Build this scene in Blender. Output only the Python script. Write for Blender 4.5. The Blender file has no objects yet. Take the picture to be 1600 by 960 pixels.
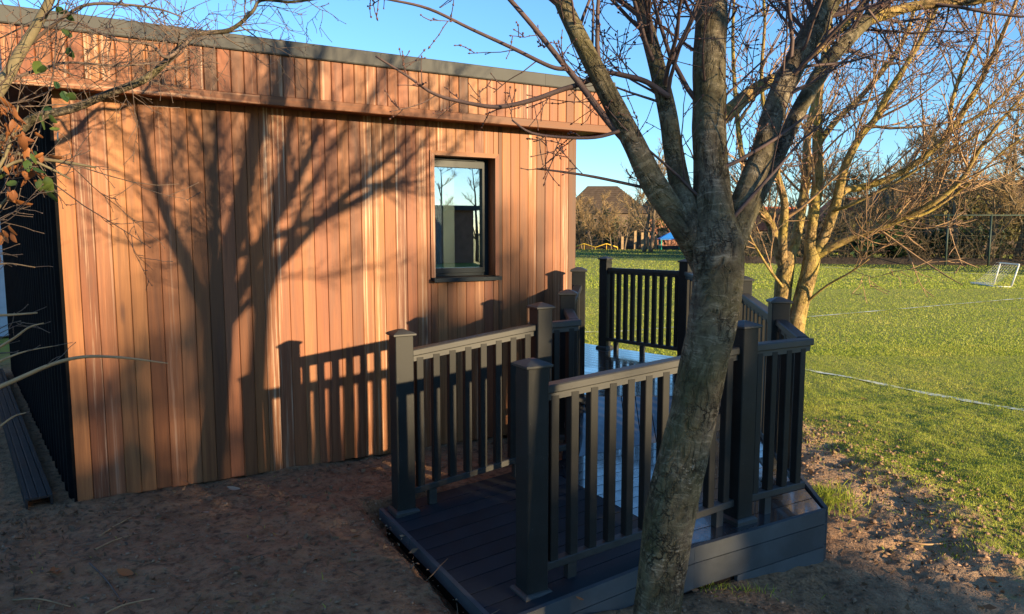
import bpy, math, random
import numpy as np
from mathutils import Vector, Matrix, noise

# ------------------------------------------------------------------ camera, world, sun
S = bpy.context.scene
C = S.collection
R = math.radians
CAMZ = 1.5
FPX = 1120.0                      # focal length in pixels of the 1600 px wide photograph
PITCH = math.atan(117.0 / FPX)
cam_d = bpy.data.cameras.new('camera'); cam = bpy.data.objects.new('camera', cam_d); C.objects.link(cam)
cam.location = (0, 0, CAMZ); cam.rotation_euler = (R(90) - PITCH, 0, 0)
cam_d.sensor_width = 36.0; cam_d.lens = 36.0 * FPX / 1600.0
cam_d.clip_start = 0.05; cam_d.clip_end = 3000
S.camera = cam
S.view_settings.view_transform = 'Standard'; S.view_settings.look = 'None'
S.view_settings.exposure = 1.62; S.view_settings.gamma = 1.0

SUN_EL, SUN_AZ = R(9.0), R(131.5)          # azimuth clockwise from +Y (the way the camera faces)
W = bpy.data.worlds.new('World'); S.world = W; W.use_nodes = True
nt = W.node_tree; nt.nodes.clear()
sky = nt.nodes.new('ShaderNodeTexSky'); sky.sky_type = 'NISHITA'; sky.sun_disc = False
sky.sun_elevation = SUN_EL; sky.sun_rotation = SUN_AZ
sky.air_density = 1.0; sky.dust_density = 0.05; sky.ozone_density = 4.5
bg = nt.nodes.new('ShaderNodeBackground'); bg.inputs[1].default_value = 0.125
wo = nt.nodes.new('ShaderNodeOutputWorld')
nt.links.new(sky.outputs[0], bg.inputs[0]); nt.links.new(bg.outputs[0], wo.inputs[0])

sun_d = bpy.data.lights.new('sun', 'SUN'); sun_d.energy = 4.7; sun_d.angle = R(0.7); sun_d.color = (1.0, 0.75, 0.43)
sun = bpy.data.objects.new('sun', sun_d); C.objects.link(sun)
TRAVEL = Vector((-math.sin(SUN_AZ) * math.cos(SUN_EL), -math.cos(SUN_AZ) * math.cos(SUN_EL), -math.sin(SUN_EL)))
sun.rotation_euler = TRAVEL.to_track_quat('-Z', 'Y').to_euler()
sun.location = (15, -14, 12)

# ------------------------------------------------------------------ helpers
def at(px, py, depth):
    """world point seen at a pixel of the photograph, at this distance along +Y"""
    a = (px - 800.0) / FPX; b = (480.0 - py) / FPX
    d = Vector((a, math.cos(PITCH) + b * math.sin(PITCH), -math.sin(PITCH) + b * math.cos(PITCH)))
    k = depth / d.y
    return Vector((d.x * k, depth, CAMZ + d.z * k))

def on_z(px, py, z):
    a = (px - 800.0) / FPX; b = (480.0 - py) / FPX
    d = Vector((a, math.cos(PITCH) + b * math.sin(PITCH), -math.sin(PITCH) + b * math.cos(PITCH)))
    k = (z - CAMZ) / d.z
    return Vector((d.x * k, d.y * k, z))

def mw(px, depth):
    return px / FPX * depth

class MB:
    """collects geometry for ONE mesh object"""
    def __init__(s): s.v = []; s.f = []; s.uv = []; s.sm = []; s.mi = []
    def face(s, idx, uv=None, smooth=False, mi=0):
        s.f.append(tuple(idx)); s.uv.append(uv or [(0.0, 0.0)] * len(idx)); s.sm.append(smooth); s.mi.append(mi)
    def quad(s, a, b, c, d, **k):
        n = len(s.v); s.v += [tuple(a), tuple(b), tuple(c), tuple(d)]; s.face((n, n + 1, n + 2, n + 3), **k)
    def box(s, x0, x1, y0, y1, z0, z1, m=None, ch=0.0, mi=0):
        """box; with ch the four long edges of its longest axis are chamfered"""
        if ch <= 0:
            p = [(x0, y0, z0), (x1, y0, z0), (x1, y1, z0), (x0, y1, z0), (x0, y0, z1), (x1, y0, z1), (x1, y1, z1), (x0, y1, z1)]
            fs = [(3, 2, 1, 0), (4, 5, 6, 7), (0, 1, 5, 4), (1, 2, 6, 5), (2, 3, 7, 6), (3, 0, 4, 7)]
        else:
            L = [x1 - x0, y1 - y0, z1 - z0]; ax = L.index(max(L))
            lo = [x0, y0, z0]; hi = [x1, y1, z1]; b, c = (ax + 1) % 3, (ax + 2) % 3
            ring = [(lo[b] + ch, lo[c]), (hi[b] - ch, lo[c]), (hi[b], lo[c] + ch), (hi[b], hi[c] - ch),
                    (hi[b] - ch, hi[c]), (lo[b] + ch, hi[c]), (lo[b], hi[c] - ch), (lo[b], lo[c] + ch)]
            p = []
            for e in (lo[ax], hi[ax]):
                for (q, r) in ring:
                    t = [0, 0, 0]; t[ax] = e; t[b] = q; t[c] = r; p.append(tuple(t))
            fs = [tuple(range(7, -1, -1)), tuple(range(8, 16))] + [(i, (i + 1) % 8, 8 + (i + 1) % 8, 8 + i) for i in range(8)]
        n = len(s.v)
        for q in p: s.v.append(tuple(m @ Vector(q)) if m is not None else q)
        for f in fs: s.face([n + i for i in f], mi=mi)
    def prism(s, poly, z0, z1, mi=0):
        n = len(s.v); k = len(poly)
        for (x, y) in poly: s.v.append((x, y, z0))
        for (x, y) in poly: s.v.append((x, y, z1))
        s.face([n + i for i in range(k - 1, -1, -1)], mi=mi); s.face([n + k + i for i in range(k)], mi=mi)
        for i in range(k): s.face((n + i, n + (i + 1) % k, n + k + (i + 1) % k, n + k + i), mi=mi)
    def bar(s, p, q, w, h, up=Vector((0, 0, 1)), ch=0.0):
        """rectangular bar from p to q, its section centred on the line"""
        p = Vector(p); q = Vector(q); x = (q - p); L = x.length; x.normalize()
        y = up.cross(x).normalized(); z = x.cross(y)
        m = Matrix((x, y, z)).transposed().to_4x4(); m.translation = p
        s.box(0, L, -w / 2, w / 2, -h / 2, h / 2, m, ch)
    def tube(s, pts, rad, sides=8, cap=True, rough=0.0, seed=0.0, mi=0):
        pts = [Vector(p) for p in pts]; n0 = len(s.v); N = len(pts)
        t = (pts[1] - pts[0]).normalized()
        a = t.cross(Vector((0.31, 0.77, 0.2))).normalized()
        L = 0.0; vs = []
        for i, p in enumerate(pts):
            if 0 < i < N - 1: t2 = (pts[i + 1] - pts[i - 1])
            elif i == 0: t2 = pts[1] - pts[0]
            else: t2 = pts[-1] - pts[-2]
            if t2.length > 1e-9: t = t2.normalized()
            a = (a - t * a.dot(t)).normalized(); b = t.cross(a)
            if i: L += (p - pts[i - 1]).length
            vs.append(L)
            for j in range(sides):
                ang = 2 * math.pi * j / sides
                r = rad[i]
                if rough:
                    d = a * math.cos(ang) + b * math.sin(ang)
                    q = Vector((d.x * 2.2, d.y * 2.2, L * 7 + seed))
                    r *= 1 + rough * (noise.noise(q) + .5 * noise.noise(q * 2.7) + (.55 * noise.noise(Vector((d.x * 9, d.y * 9, L * 9 + seed))) if sides > 20 else 0))
                s.v.append(tuple(p + (a * math.cos(ang) + b * math.sin(ang)) * r))
        R0 = sum(rad) / len(rad) * 2 * math.pi
        for i in range(N - 1):
            for j in range(sides):
                k = (j + 1) % sides
                s.face((n0 + i * sides + j, n0 + i * sides + k, n0 + (i + 1) * sides + k, n0 + (i + 1) * sides + j),
                       uv=[(j / sides * R0, vs[i] + seed), ((j + 1) / sides * R0, vs[i] + seed), ((j + 1) / sides * R0, vs[i + 1] + seed), (j / sides * R0, vs[i + 1] + seed)],
                       smooth=True, mi=mi)
        if cap and sides > 3:
            s.face([n0 + (N - 1) * sides + j for j in range(sides)], mi=mi)
            s.face([n0 + j for j in range(sides - 1, -1, -1)], mi=mi)
    def knob(s, p, r, ax=None, mi=0):
        p = Vector(p); n = len(s.v); l = r * 1.9
        ax = (ax or Vector((0, 0, 1))).normalized(); e = ax.orthogonal().normalized(); g = ax.cross(e)
        s.v += [tuple(p + ax * l), tuple(p + e * r), tuple(p + g * r), tuple(p - e * r), tuple(p - g * r), tuple(p - ax * r)]
        for i in range(4):
            s.face((n, n + 1 + i, n + 1 + (i + 1) % 4), smooth=True, mi=mi); s.face((n + 5, n + 1 + (i + 1) % 4, n + 1 + i), smooth=True, mi=mi)
    def mesh(s, name, mats):
        me = bpy.data.meshes.new(name); me.from_pydata(s.v, [], s.f)
        uvl = me.uv_layers.new(name='UVMap')
        flat = np.array([c for f in s.uv for u in f for c in u], dtype=np.float32)
        if len(flat) == 2 * len(me.loops): uvl.data.foreach_set('uv', flat)
        me.polygons.foreach_set('use_smooth', np.array(s.sm, dtype=bool))
        me.polygons.foreach_set('material_index', np.array(s.mi, dtype=np.int32))
        for m in (mats if isinstance(mats, (list, tuple)) else [mats]): me.materials.append(m)
        me.update(); return me
    def build(s, name, mats, parent=None, loc=None, rot=None):
        return link(name, s.mesh(name, mats), parent, loc, rot)

def link(name, me, parent=None, loc=None, rot=None):
    o = bpy.data.objects.new(name, me); C.objects.link(o)
    if parent is not None: o.parent = parent
    if loc is not None: o.location = loc
    if rot is not None: o.rotation_euler = rot
    return o

def np_mesh(name, verts, faces, mat, smooth=False, attr=None):
    """fast mesh from arrays: faces all of one size"""
    me = bpy.data.meshes.new(name)
    nv, nf, k = len(verts), len(faces), faces.shape[1]
    me.vertices.add(nv); me.vertices.foreach_set('co', verts.astype(np.float32).ravel())
    me.loops.add(nf * k); me.loops.foreach_set('vertex_index', faces.astype(np.int32).ravel())
    me.polygons.add(nf)
    me.polygons.foreach_set('loop_start', np.arange(0, nf * k, k, dtype=np.int32))
    me.polygons.foreach_set('loop_total', np.full(nf, k, dtype=np.int32))
    if smooth: me.polygons.foreach_set('use_smooth', np.ones(nf, dtype=bool))
    if attr is not None:
        a = me.attributes.new('tint', 'FLOAT', 'POINT'); a.data.foreach_set('value', attr.astype(np.float32))
    me.materials.append(mat); me.update(calc_edges=True); me.validate()
    return me

def empty(name, loc=(0, 0, 0), rz=0.0):
    o = bpy.data.objects.new(name, None); C.objects.link(o); o.location = loc; o.rotation_euler = (0, 0, rz); return o

def tag(o, label=None, cat=None, group=None, kind=None):
    if label: o['label'] = label
    if cat: o['category'] = cat
    if group: o['group'] = group
    if kind: o['kind'] = kind
    return o

# ------------------------------------------------------------------ materials
class Mat:
    def __init__(s, name):
        s.m = bpy.data.materials.new(name); s.m.use_nodes = True; s.t = s.m.node_tree
        s.b = s.t.nodes['Principled BSDF']; s.out = s.t.nodes['Material Output']
    def n(s, typ, **k):
        x = s.t.nodes.new('ShaderNode' + typ)
        for a, v in k.items(): setattr(x, a, v)
        return x
    def l(s, a, b): s.t.links.new(a, b)
    def val(s, x, sock):
        if hasattr(x, 'links') or isinstance(x, bpy.types.NodeSocket): s.l(x, sock)
        else: sock.default_value = x
    def coord(s, kind='Object'): return s.n('TexCoord').outputs[kind]
    def mapping(s, v, scale=(1, 1, 1), loc=None):
        x = s.n('Mapping'); s.l(v, x.inputs['Vector']); x.inputs['Scale'].default_value = scale
        if loc is not None: s.val(loc, x.inputs['Location'])
        return x.outputs[0]
    def noise(s, v, scale, detail=4, rough=.55, dist=0.0):
        x = s.n('TexNoise'); s.l(v, x.inputs['Vector']); x.inputs['Scale'].default_value = scale
        x.inputs['Detail'].default_value = detail; x.inputs['Roughness'].default_value = rough; x.inputs['Distortion'].default_value = dist
        return x.outputs['Fac']
    def ramp(s, f, stops, interp='LINEAR'):
        x = s.n('ValToRGB'); x.color_ramp.interpolation = interp; s.l(f, x.inputs[0]); e = x.color_ramp.elements
        while len(e) < len(stops): e.new(.5)
        for i, (p, c) in enumerate(stops):
            e[i].position = p
            if not isinstance(c, tuple): c = (c, c, c)
            e[i].color = (*c, 1)
        return x.outputs[0]
    def mix(s, f, a, b, mode='MIX'):
        x = s.n('Mix', data_type='RGBA', blend_type=mode); s.val(f, x.inputs[0])
        for v, k in ((a, 6), (b, 7)):
            if isinstance(v, tuple): x.inputs[k].default_value = (*v, 1)
            else: s.l(v, x.inputs[k])
        return x.outputs[2]
    def math(s, op, a, b=0.0):
        x = s.n('Math', operation=op); s.val(a, x.inputs[0]); s.val(b, x.inputs[1]); return x.outputs[0]
    def set(s, col=None, rough=None, spec=None, metal=None):
        if col is not None:
            if isinstance(col, tuple): s.b.inputs['Base Color'].default_value = (*col, 1)
            else: s.l(col, s.b.inputs['Base Color'])
        if rough is not None: s.val(rough, s.b.inputs['Roughness'])
        if spec is not None: s.val(spec, s.b.inputs['Specular IOR Level'])
        if metal is not None: s.val(metal, s.b.inputs['Metallic'])
        return s
    def bump(s, h, strength=.5, dist=.01):
        x = s.n('Bump'); s.l(h, x.inputs['Height']); x.inputs['Strength'].default_value = strength; x.inputs['Distance'].default_value = dist
        s.l(x.outputs[0], s.b.inputs['Normal']); return s

def cedar_mat(name, axis='Z', bright=1.0):
    M = Mat(name); rnd = M.n('ObjectInfo').outputs['Random']
    off = M.n('CombineXYZ'); M.l(M.math('MULTIPLY', rnd, 37.0), off.inputs[0]); M.l(M.math('MULTIPLY', rnd, 91.0), off.inputs[1]); M.l(M.math('MULTIPLY', rnd, 53.0), off.inputs[2])
    sc = (34, 34, 1.3) if axis == 'Z' else (1.3, 34, 34)
    v = M.mapping(M.coord('Object'), sc, off.outputs[0])
    g1 = M.noise(v, 1.0, 6, .62, 0.6)
    v2 = M.mapping(M.coord('Object'), (110, 110, 3.0) if axis == 'Z' else (3, 110, 110), off.outputs[0])
    g2 = M.noise(v2, 1.0, 3, .6)
    b = bright
    P5 = [(.15, 0.0665, .027), (.38, 0.1425, .048), (.47, 0.1900, .060), (.34, 0.1121, .049), (.53, 0.2375, .085), (.40, 0.1406, .062), (.49, 0.2042, .066), (.26, 0.0893, .035), (.44, 0.1662, .075), (.56, 0.2707, .110)]
    base = M.ramp(rnd, [(k / 9, tuple(x * b for x in q)) for k, q in enumerate(P5)])
    base = M.mix(M.ramp(M.noise(M.mapping(M.coord('Object'), (3, 3, .5) if axis == 'Z' else (.5, 3, 3), off.outputs[0]), 1.0, 3), [(.35, 0.0), (.65, .8)]), base, M.mix(1.0, base, (.78, .66, .62), 'MULTIPLY'))
    c = M.mix(M.ramp(g1, [(.28, 0.0), (.72, 1.0)]), M.mix(1.0, base, (.52, .44, .39), 'MULTIPLY'), M.mix(1.0, base, (1.16, 1.15, 1.14), 'MULTIPLY'))
    c = M.mix(M.math('MULTIPLY', M.ramp(g2, [(.45, 0.0), (.75, 1.0)]), .35), c, M.mix(1.0, base, (.5, .42, .38), 'MULTIPLY'))
    # pale weathered streaks on some boards
    ws = M.noise(M.mapping(M.coord('Object'), (60, 60, .9) if axis == 'Z' else (.9, 60, 60), off.outputs[0]), 1.0, 5, .7)
    strong = M.ramp(M.math('FRACT', M.math('MULTIPLY', rnd, 7.31)), [(.62, 0.0), (.9, .75)])
    c = M.mix(M.math('MULTIPLY', M.ramp(ws, [(.52, 0.0), (.66, 1.0)]), strong), c, (.52, .37, .25))
    # knots
    kv = M.n('TexVoronoi'); M.l(M.mapping(M.coord('Object'), (7, 7, 1.6) if axis == 'Z' else (1.6, 7, 7), off.outputs[0]), kv.inputs['Vector']); kv.inputs['Scale'].default_value = 1.0
    c = M.mix(M.ramp(kv.outputs['Distance'], [(.06, .85), (.14, 0.0)]), c, (.085, .030, .014))
    M.set(c, M.ramp(g1, [(.2, .5), (.8, .68)]), .35).bump(M.math('ADD', g1, M.math('MULTIPLY', g2, .5)), .35, .002)
    return M.m

def simple(name, col, rough=.6, spec=.4, var=.25, scale=8.0, bump=.0, bscale=60., bd=.003, metal=0.0):
    M = Mat(name); v = M.coord('Object'); f = M.noise(v, scale, 5, .6)
    lo = tuple(x * (1 - var) for x in col); hi = tuple(min(1, x * (1 + var)) for x in col)
    M.set(M.mix(M.ramp(f, [(.3, 0.0), (.7, 1.0)]), lo, hi), rough, spec, metal)
    if bump: M.bump(M.noise(v, bscale, 4, .6), bump, bd)
    return M.m

def paint_mat(name, col, rough, wet=False, axis=0, spec=.5):
    """dark composite board: faint grain, dusty scuffs"""
    M = Mat(name); rnd = M.n('ObjectInfo').outputs['Random']; o = M.coord('Object')
    sc = [40, 40, 40]; sc[axis] = 1.5
    g = M.noise(M.mapping(o, tuple(sc)), 1.0, 4, .6)
    c = M.mix(rnd, tuple(x * .8 for x in col), tuple(x * 1.25 for x in col))
    d = M.noise(o, 3.0, 6, .7)
    c = M.mix(M.ramp(d, [(.45, 0.0), (.8, .5)]), c, tuple(x * 2.2 + .012 for x in col))
    sp = M.noise(o, 95.0, 2, .5)
    c = M.mix(M.ramp(sp, [(.70, 0.0), (.78, .35)]), c, (.16, .14, .12))
    if wet:
        rr = M.ramp(M.noise(o, 4.0, 5, .65), [(.35, rough), (.75, min(1.0, rough + .25))])
    else: rr = M.ramp(d, [(.3, rough), (.7, min(1, rough + .15))])
    M.set(c, rr, spec).bump(g, (.25 if not wet else .35), .0015)
    if wet:
        M.l(M.ramp(M.noise(o, 2.3, 5, .65), [(.38, .0), (.60, .85)]), M.b.inputs['Coat Weight']); M.b.inputs['Coat Roughness'].default_value = .06; M.b.inputs['Coat IOR'].default_value = 1.6
    return M.m

def bark_mat(name, dark, light, moss, streak=1.0, mossy=.35, bd=.012):
    M = Mat(name); uv = M.coord('UV'); o = M.coord('Object')
    wv = M.noise(M.mapping(uv, (9, 9, 1)), 1.0, 3, .6)
    warp = M.n('VectorMath', operation='MULTIPLY_ADD'); cb = M.n('CombineXYZ'); M.l(M.math('SUBTRACT', wv, .5), cb.inputs[1])
    M.l(cb.outputs[0], warp.inputs[0]); warp.inputs[1].default_value = (0, .05, 0); M.l(uv, warp.inputs[2]); uw = warp.outputs[0]
    s1 = M.noise(M.mapping(uw, (13, 75, 1)), 1.0, 5, .7, .2)        # rings across the stem
    s2 = M.noise(M.mapping(uv, (60, 45, 1)), 1.0, 6, .75, .5)
    s3 = M.noise(M.mapping(uw, (26, 9, 1)), 1.0, 4, .7, 1.2)        # furrows along the stem
    big = M.noise(o, 3.2, 4, .6); mid = M.noise(o, 11, 4, .6)
    grey = tuple(a * .55 + b * .45 for a, b in zip(dark, light))
    c = M.mix(M.ramp(s2, [(.32, 0.0), (.68, 1.0)]), dark, grey)
    c = M.mix(M.math('MULTIPLY', M.ramp(mid, [(.45, 0.0), (.62, 1.0)]), .6), c, tuple(x * .6 for x in dark))
    lent = M.math('MULTIPLY', M.ramp(s1, [(.52, 0.0), (.62, .8)]), M.math('MULTIPLY', M.ramp(mid, [(.4, streak), (.6, .1)]), M.ramp(s2, [(.3, .3), (.6, 1.0)])))
    c = M.mix(lent, c, light)
    c = M.mix(M.math('MULTIPLY', M.ramp(s3, [(.34, 1.0), (.46, 0.0)]), .8), c, tuple(x * .3 for x in dark))
    c = M.mix(M.math('MULTIPLY', M.ramp(M.math('ADD', M.math('MULTIPLY', big, .7), M.math('MULTIPLY', s2, .3)), [(.42, 0.0), (.58, 1.0)]), mossy), c, moss)
    vo = M.n('TexVoronoi', feature='DISTANCE_TO_EDGE'); vw = M.n('VectorMath', operation='ADD'); M.l(M.mapping(uw, (38, 15, 1)), vw.inputs[0]); vn = M.n('TexNoise'); M.l(uv, vn.inputs['Vector']); vn.inputs['Scale'].default_value = 60; M.l(vn.outputs['Color'], vw.inputs[1]); M.l(vw.outputs[0], vo.inputs['Vector']); vo.inputs['Scale'].default_value = 1.0; vo.inputs['Randomness'].default_value = 1.0
    crack = M.math('MULTIPLY', M.ramp(vo.outputs['Distance'], [(.01, .9), (.10, 0.0)]), M.ramp(M.noise(o, 5.0, 3, .6), [(.48, 0.0), (.62, 1.0)]))
    c = M.mix(M.math('MULTIPLY', crack, .85), c, tuple(x * .22 for x in dark))
    lich = M.math('MULTIPLY', M.ramp(M.noise(M.mapping(uv, (70, 90, 1)), 1.0, 3, .6), [(.57, 0.0), (.66, 1.0)]), M.ramp(M.noise(o, 7.0, 3, .6), [(.52, 0.0), (.66, .55)]))
    c = M.mix(lich, c, tuple(x * 1.15 for x in light))
    h = M.math('ADD', M.math('MULTIPLY', s1, .4), M.math('ADD', M.math('MULTIPLY', s2, .6), M.math('MULTIPLY', M.ramp(s3, [(.28, 0.0), (.5, 1.0)]), M.math('SUBTRACT', 1.1, crack))))
    M.set(c, .85, .2).bump(h, .9, bd)
    return M.m

def leaf_mat(name, c1, c2, trans=.35, rough=.55):
    M = Mat(name); o = M.coord('Object'); rnd = M.n('ObjectInfo').outputs['Random']
    geo = M.n('NewGeometry').outputs['Random Per Island']
    f = M.math('FRACT', M.math('ADD', rnd, geo))
    c = M.mix(f, c1, c2)
    M.set(c, rough, .3)
    tr = M.n('BsdfTranslucent'); M.l(c, tr.inputs[0])
    mx = M.n('MixShader'); mx.inputs[0].default_value = trans
    M.l(M.b.outputs[0], mx.inputs[1]); M.l(tr.outputs[0], mx.inputs[2]); M.l(mx.outputs[0], M.out.inputs['Surface'])
    return M.m

m_cedar = cedar_mat('cedar_board', 'Z', .595)
m_cedar_h = cedar_mat('cedar_trim', 'X', .58)
m_cap = simple('roof_edge_metal', (.062, .063, .060), .7, .2, .15, 3.0, .1, 20)
m_black = simple('black_cladding', (.006, .006, .0065), 1.0, .03, .3, 6.0)
m_void = simple('dark_backing', (.02, .014, .01), .9, .1, .2)
m_frame = simple('grey_window_frame', (.016, .022, .027), .3, .06, .12, 5)
m_post = paint_mat('post_paint', (.0135, .0140, .0135), .45, axis=2, spec=.22)
m_rail = paint_mat('rail_paint', (.027, .027, .0255), .42, axis=0, spec=.35)
m_balu = paint_mat('baluster_paint', (.0115, .0117, .0113), .5, axis=2, spec=.22)
m_deck = paint_mat('wet_deck_board', (.014, .016, .019), .10, wet=True, axis=0, spec=.8)
m_ramp = paint_mat('damp_ramp_board', (.015, .018, .022), .5, axis=0, spec=.12)
m_skirt = paint_mat('skirting_board', (.046, .050, .053), .6, axis=0, spec=.3)
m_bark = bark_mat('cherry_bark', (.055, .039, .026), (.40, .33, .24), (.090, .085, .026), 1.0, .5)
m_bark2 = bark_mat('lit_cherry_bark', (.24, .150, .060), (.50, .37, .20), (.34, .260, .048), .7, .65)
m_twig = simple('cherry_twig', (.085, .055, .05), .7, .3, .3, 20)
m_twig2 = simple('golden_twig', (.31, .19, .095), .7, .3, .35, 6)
m_bud = simple('bud', (.10, .045, .035), .6, .3, .3, 30)
m_hbark = simple('hazel_bark', (.16, .13, .075), .8, .2, .4, 9, .4, 50)
m_htwig = simple('hazel_twig', (.12, .085, .065), .75, .25, .3, 12)
m_stem = simple('dry_stem', (.36, .22, .11), .7, .2, .2, 10)
m_brush = simple('brushwood_twig', (.13, .10, .06), .9, .1, .4, .8)
m_bgtwig = simple('far_twig', (.30, .21, .11), .9, .1, .35, .7)
m_bgtrunk = simple('far_bark', (.15, .115, .08), .9, .1, .3, 1.0)
m_brown = leaf_mat('dry_brown_leaf', (.36, .14, .045), (.22, .085, .035))
m_ivy = leaf_mat('ivy_leaf', (.035, .075, .025), (.11, .15, .035), .3, .35)
m_ever = leaf_mat('evergreen_leaf', (.018, .045, .018), (.045, .075, .022), .25, .5)
m_far_ever = leaf_mat('olive_leaf', (.10, .09, .03), (.15, .13, .04), .25, .7)
m_orange = leaf_mat('orange_leaf', (.40, .14, .05), (.34, .12, .04), .2)
m_white = simple('white_paint', (.58, .58, .55), .5, .4, .05)
m_brick = simple('far_brick', (.27, .13, .085), .9, .1, .25, 3)
m_render = simple('far_render', (.13, .095, .07), .9, .1, .12, 2)
m_roof = simple('brown_roof_tile', (.075, .055, .042), .9, .15, .25, 2.5)
m_redroof = simple('red_roof_tile', (.42, .13, .065), .9, .15, .25, 2.5)
m_pane = simple('far_pane', (.03, .035, .04), .1, .6, .1)
m_yellow = simple('yellow_paint', (.62, .40, .04), .5, .4, .1)
m_blue = simple('blue_paint', (.02, .16, .52), .5, .4, .1)
m_green = simple('green_paint', (.02, .26, .20), .5, .4, .1)
m_wood = simple('weathered_wood', (.30, .21, .12), .9, .1, .25, 3)
m_gsiding = simple('grey_siding', (.40, .42, .46), .8, .2, .1, 3)
m_steel = simple('dark_channel_metal', (.014, .0145, .015), .7, .2, .35, 9, .3, 60)
m_netpost = simple('dark_green_steel', (.025, .045, .035), .6, .3, .2)
m_net = simple('white_net', (.55, .55, .52), .8, .2, .1)
m_room = simple('room_wall', (.38, .37, .34), .9, .1, .1)
m_blind = simple('pale_blind', (.62, .62, .58), .8, .1, .06)

def glass_mat():
    M = Mat('window_glass'); t = M.t
    gl = M.n('BsdfGlossy'); gl.inputs['Roughness'].default_value = 0.0; gl.inputs['Color'].default_value = (.76, .86, .92, 1)
    tr = M.n('BsdfTransparent'); tr.inputs['Color'].default_value = (.72, .78, .78, 1)
    fr = M.n('Fresnel'); fr.inputs['IOR'].default_value = 1.52
    k = M.math('ADD', M.math('MULTIPLY', fr.outputs[0], 1.2), .30)
    mx = M.n('MixShader'); M.l(k, mx.inputs[0]); M.l(tr.outputs[0], mx.inputs[1]); M.l(gl.outputs[0], mx.inputs[2])
    M.l(mx.outputs[0], M.out.inputs['Surface']); return M.m
m_glass = glass_mat()

# ------------------------------------------------------------------ ground: one sheet to the horizon
def smooth(a, b, x):
    t = min(1.0, max(0.0, (x - a) / (b - a))); return t * t * (3 - 2 * t)
def ground_z(x, y):
    z = -0.21 * smooth(-.6, 1.9, x) - .03 * smooth(3, 10, y)
    dl = -((x + 2.43) * .788 + (y - 3.87) * .616)
    z += .30 * smooth(.42, 1.5, dl) if y > 2.2 else .30 * smooth(.42, 1.5, dl) * smooth(1.2, 2.2, y)
    return z
def soil_line(y):                      # x of the soil / grass edge
    return 2.62 + .10 * math.sin(y * 1.7) + (0 if y < 6 else -(y - 6) * .25)
def relief(x, y):
    near = 1.0 - smooth(7, 14, math.hypot(x, y))
    if near <= 0: return 0.0
    q = Vector((x, y, .3))
    soil = 1.0 - smooth(-.25, .35, x - soil_line(y))
    h = .022 * noise.noise(q * 1.6) + .018 * noise.noise(q * 4.3) + .013 * noise.noise(q * 10)
    h += soil * (.012 * noise.noise(q * 19) + .010 * noise.noise(q * 33)) * (1 + .8 * smooth(1.4, 2.2, x))
    # earth ridge along the soil edge
    e = x - soil_line(y) + .12 * noise.noise(q * 2.2)
    if 3 < y < 9: h += .035 * math.exp(-(e / .16) ** 2) * (.6 + noise.noise(q * 5))
    return h * near

def under_ramp(x, y):
    a = (x + .724) * .871 + (y - 3.777) * .491; v = (x + .724) * .491 - (y - 3.777) * .871
    k = smooth(-.10, .02, a) * smooth(-.12, .0, v) * (1 - smooth(1.27, 1.36, v)) * (1 - smooth(-.10, .0, (x - 1.599) * .9945 - (y - 3.622) * .1045))
    return k if a < 2.6 else 0
def axis_vals(lo, hi, step, far, grow=1.22):
    v = list(np.arange(lo, hi, step)); s = step
    a = []; x = v[-1]
    while x < far: s *= grow; x += s; a.append(x)
    s = step; b = []; x = v[0]
    while x > -far: s *= grow; x -= s; b.append(x)
    return b[::-1] + v + a
gx = axis_vals(-3.6, 5.2, .045, 600); gy = axis_vals(1.3, 8.0, .045, 600)
nx, ny = len(gx), len(gy)
V = np.array([(x, y, (ground_z(x, y) + relief(x, y)) * (1 - under_ramp(x, y)) - .16 * under_ramp(x, y)) for y in gy for x in gx])
ii, jj = np.meshgrid(np.arange(nx - 1), np.arange(ny - 1)); a0 = (jj * nx + ii).ravel()
F = np.stack([a0, a0 + 1, a0 + 1 + nx, a0 + nx], axis=1)

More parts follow.
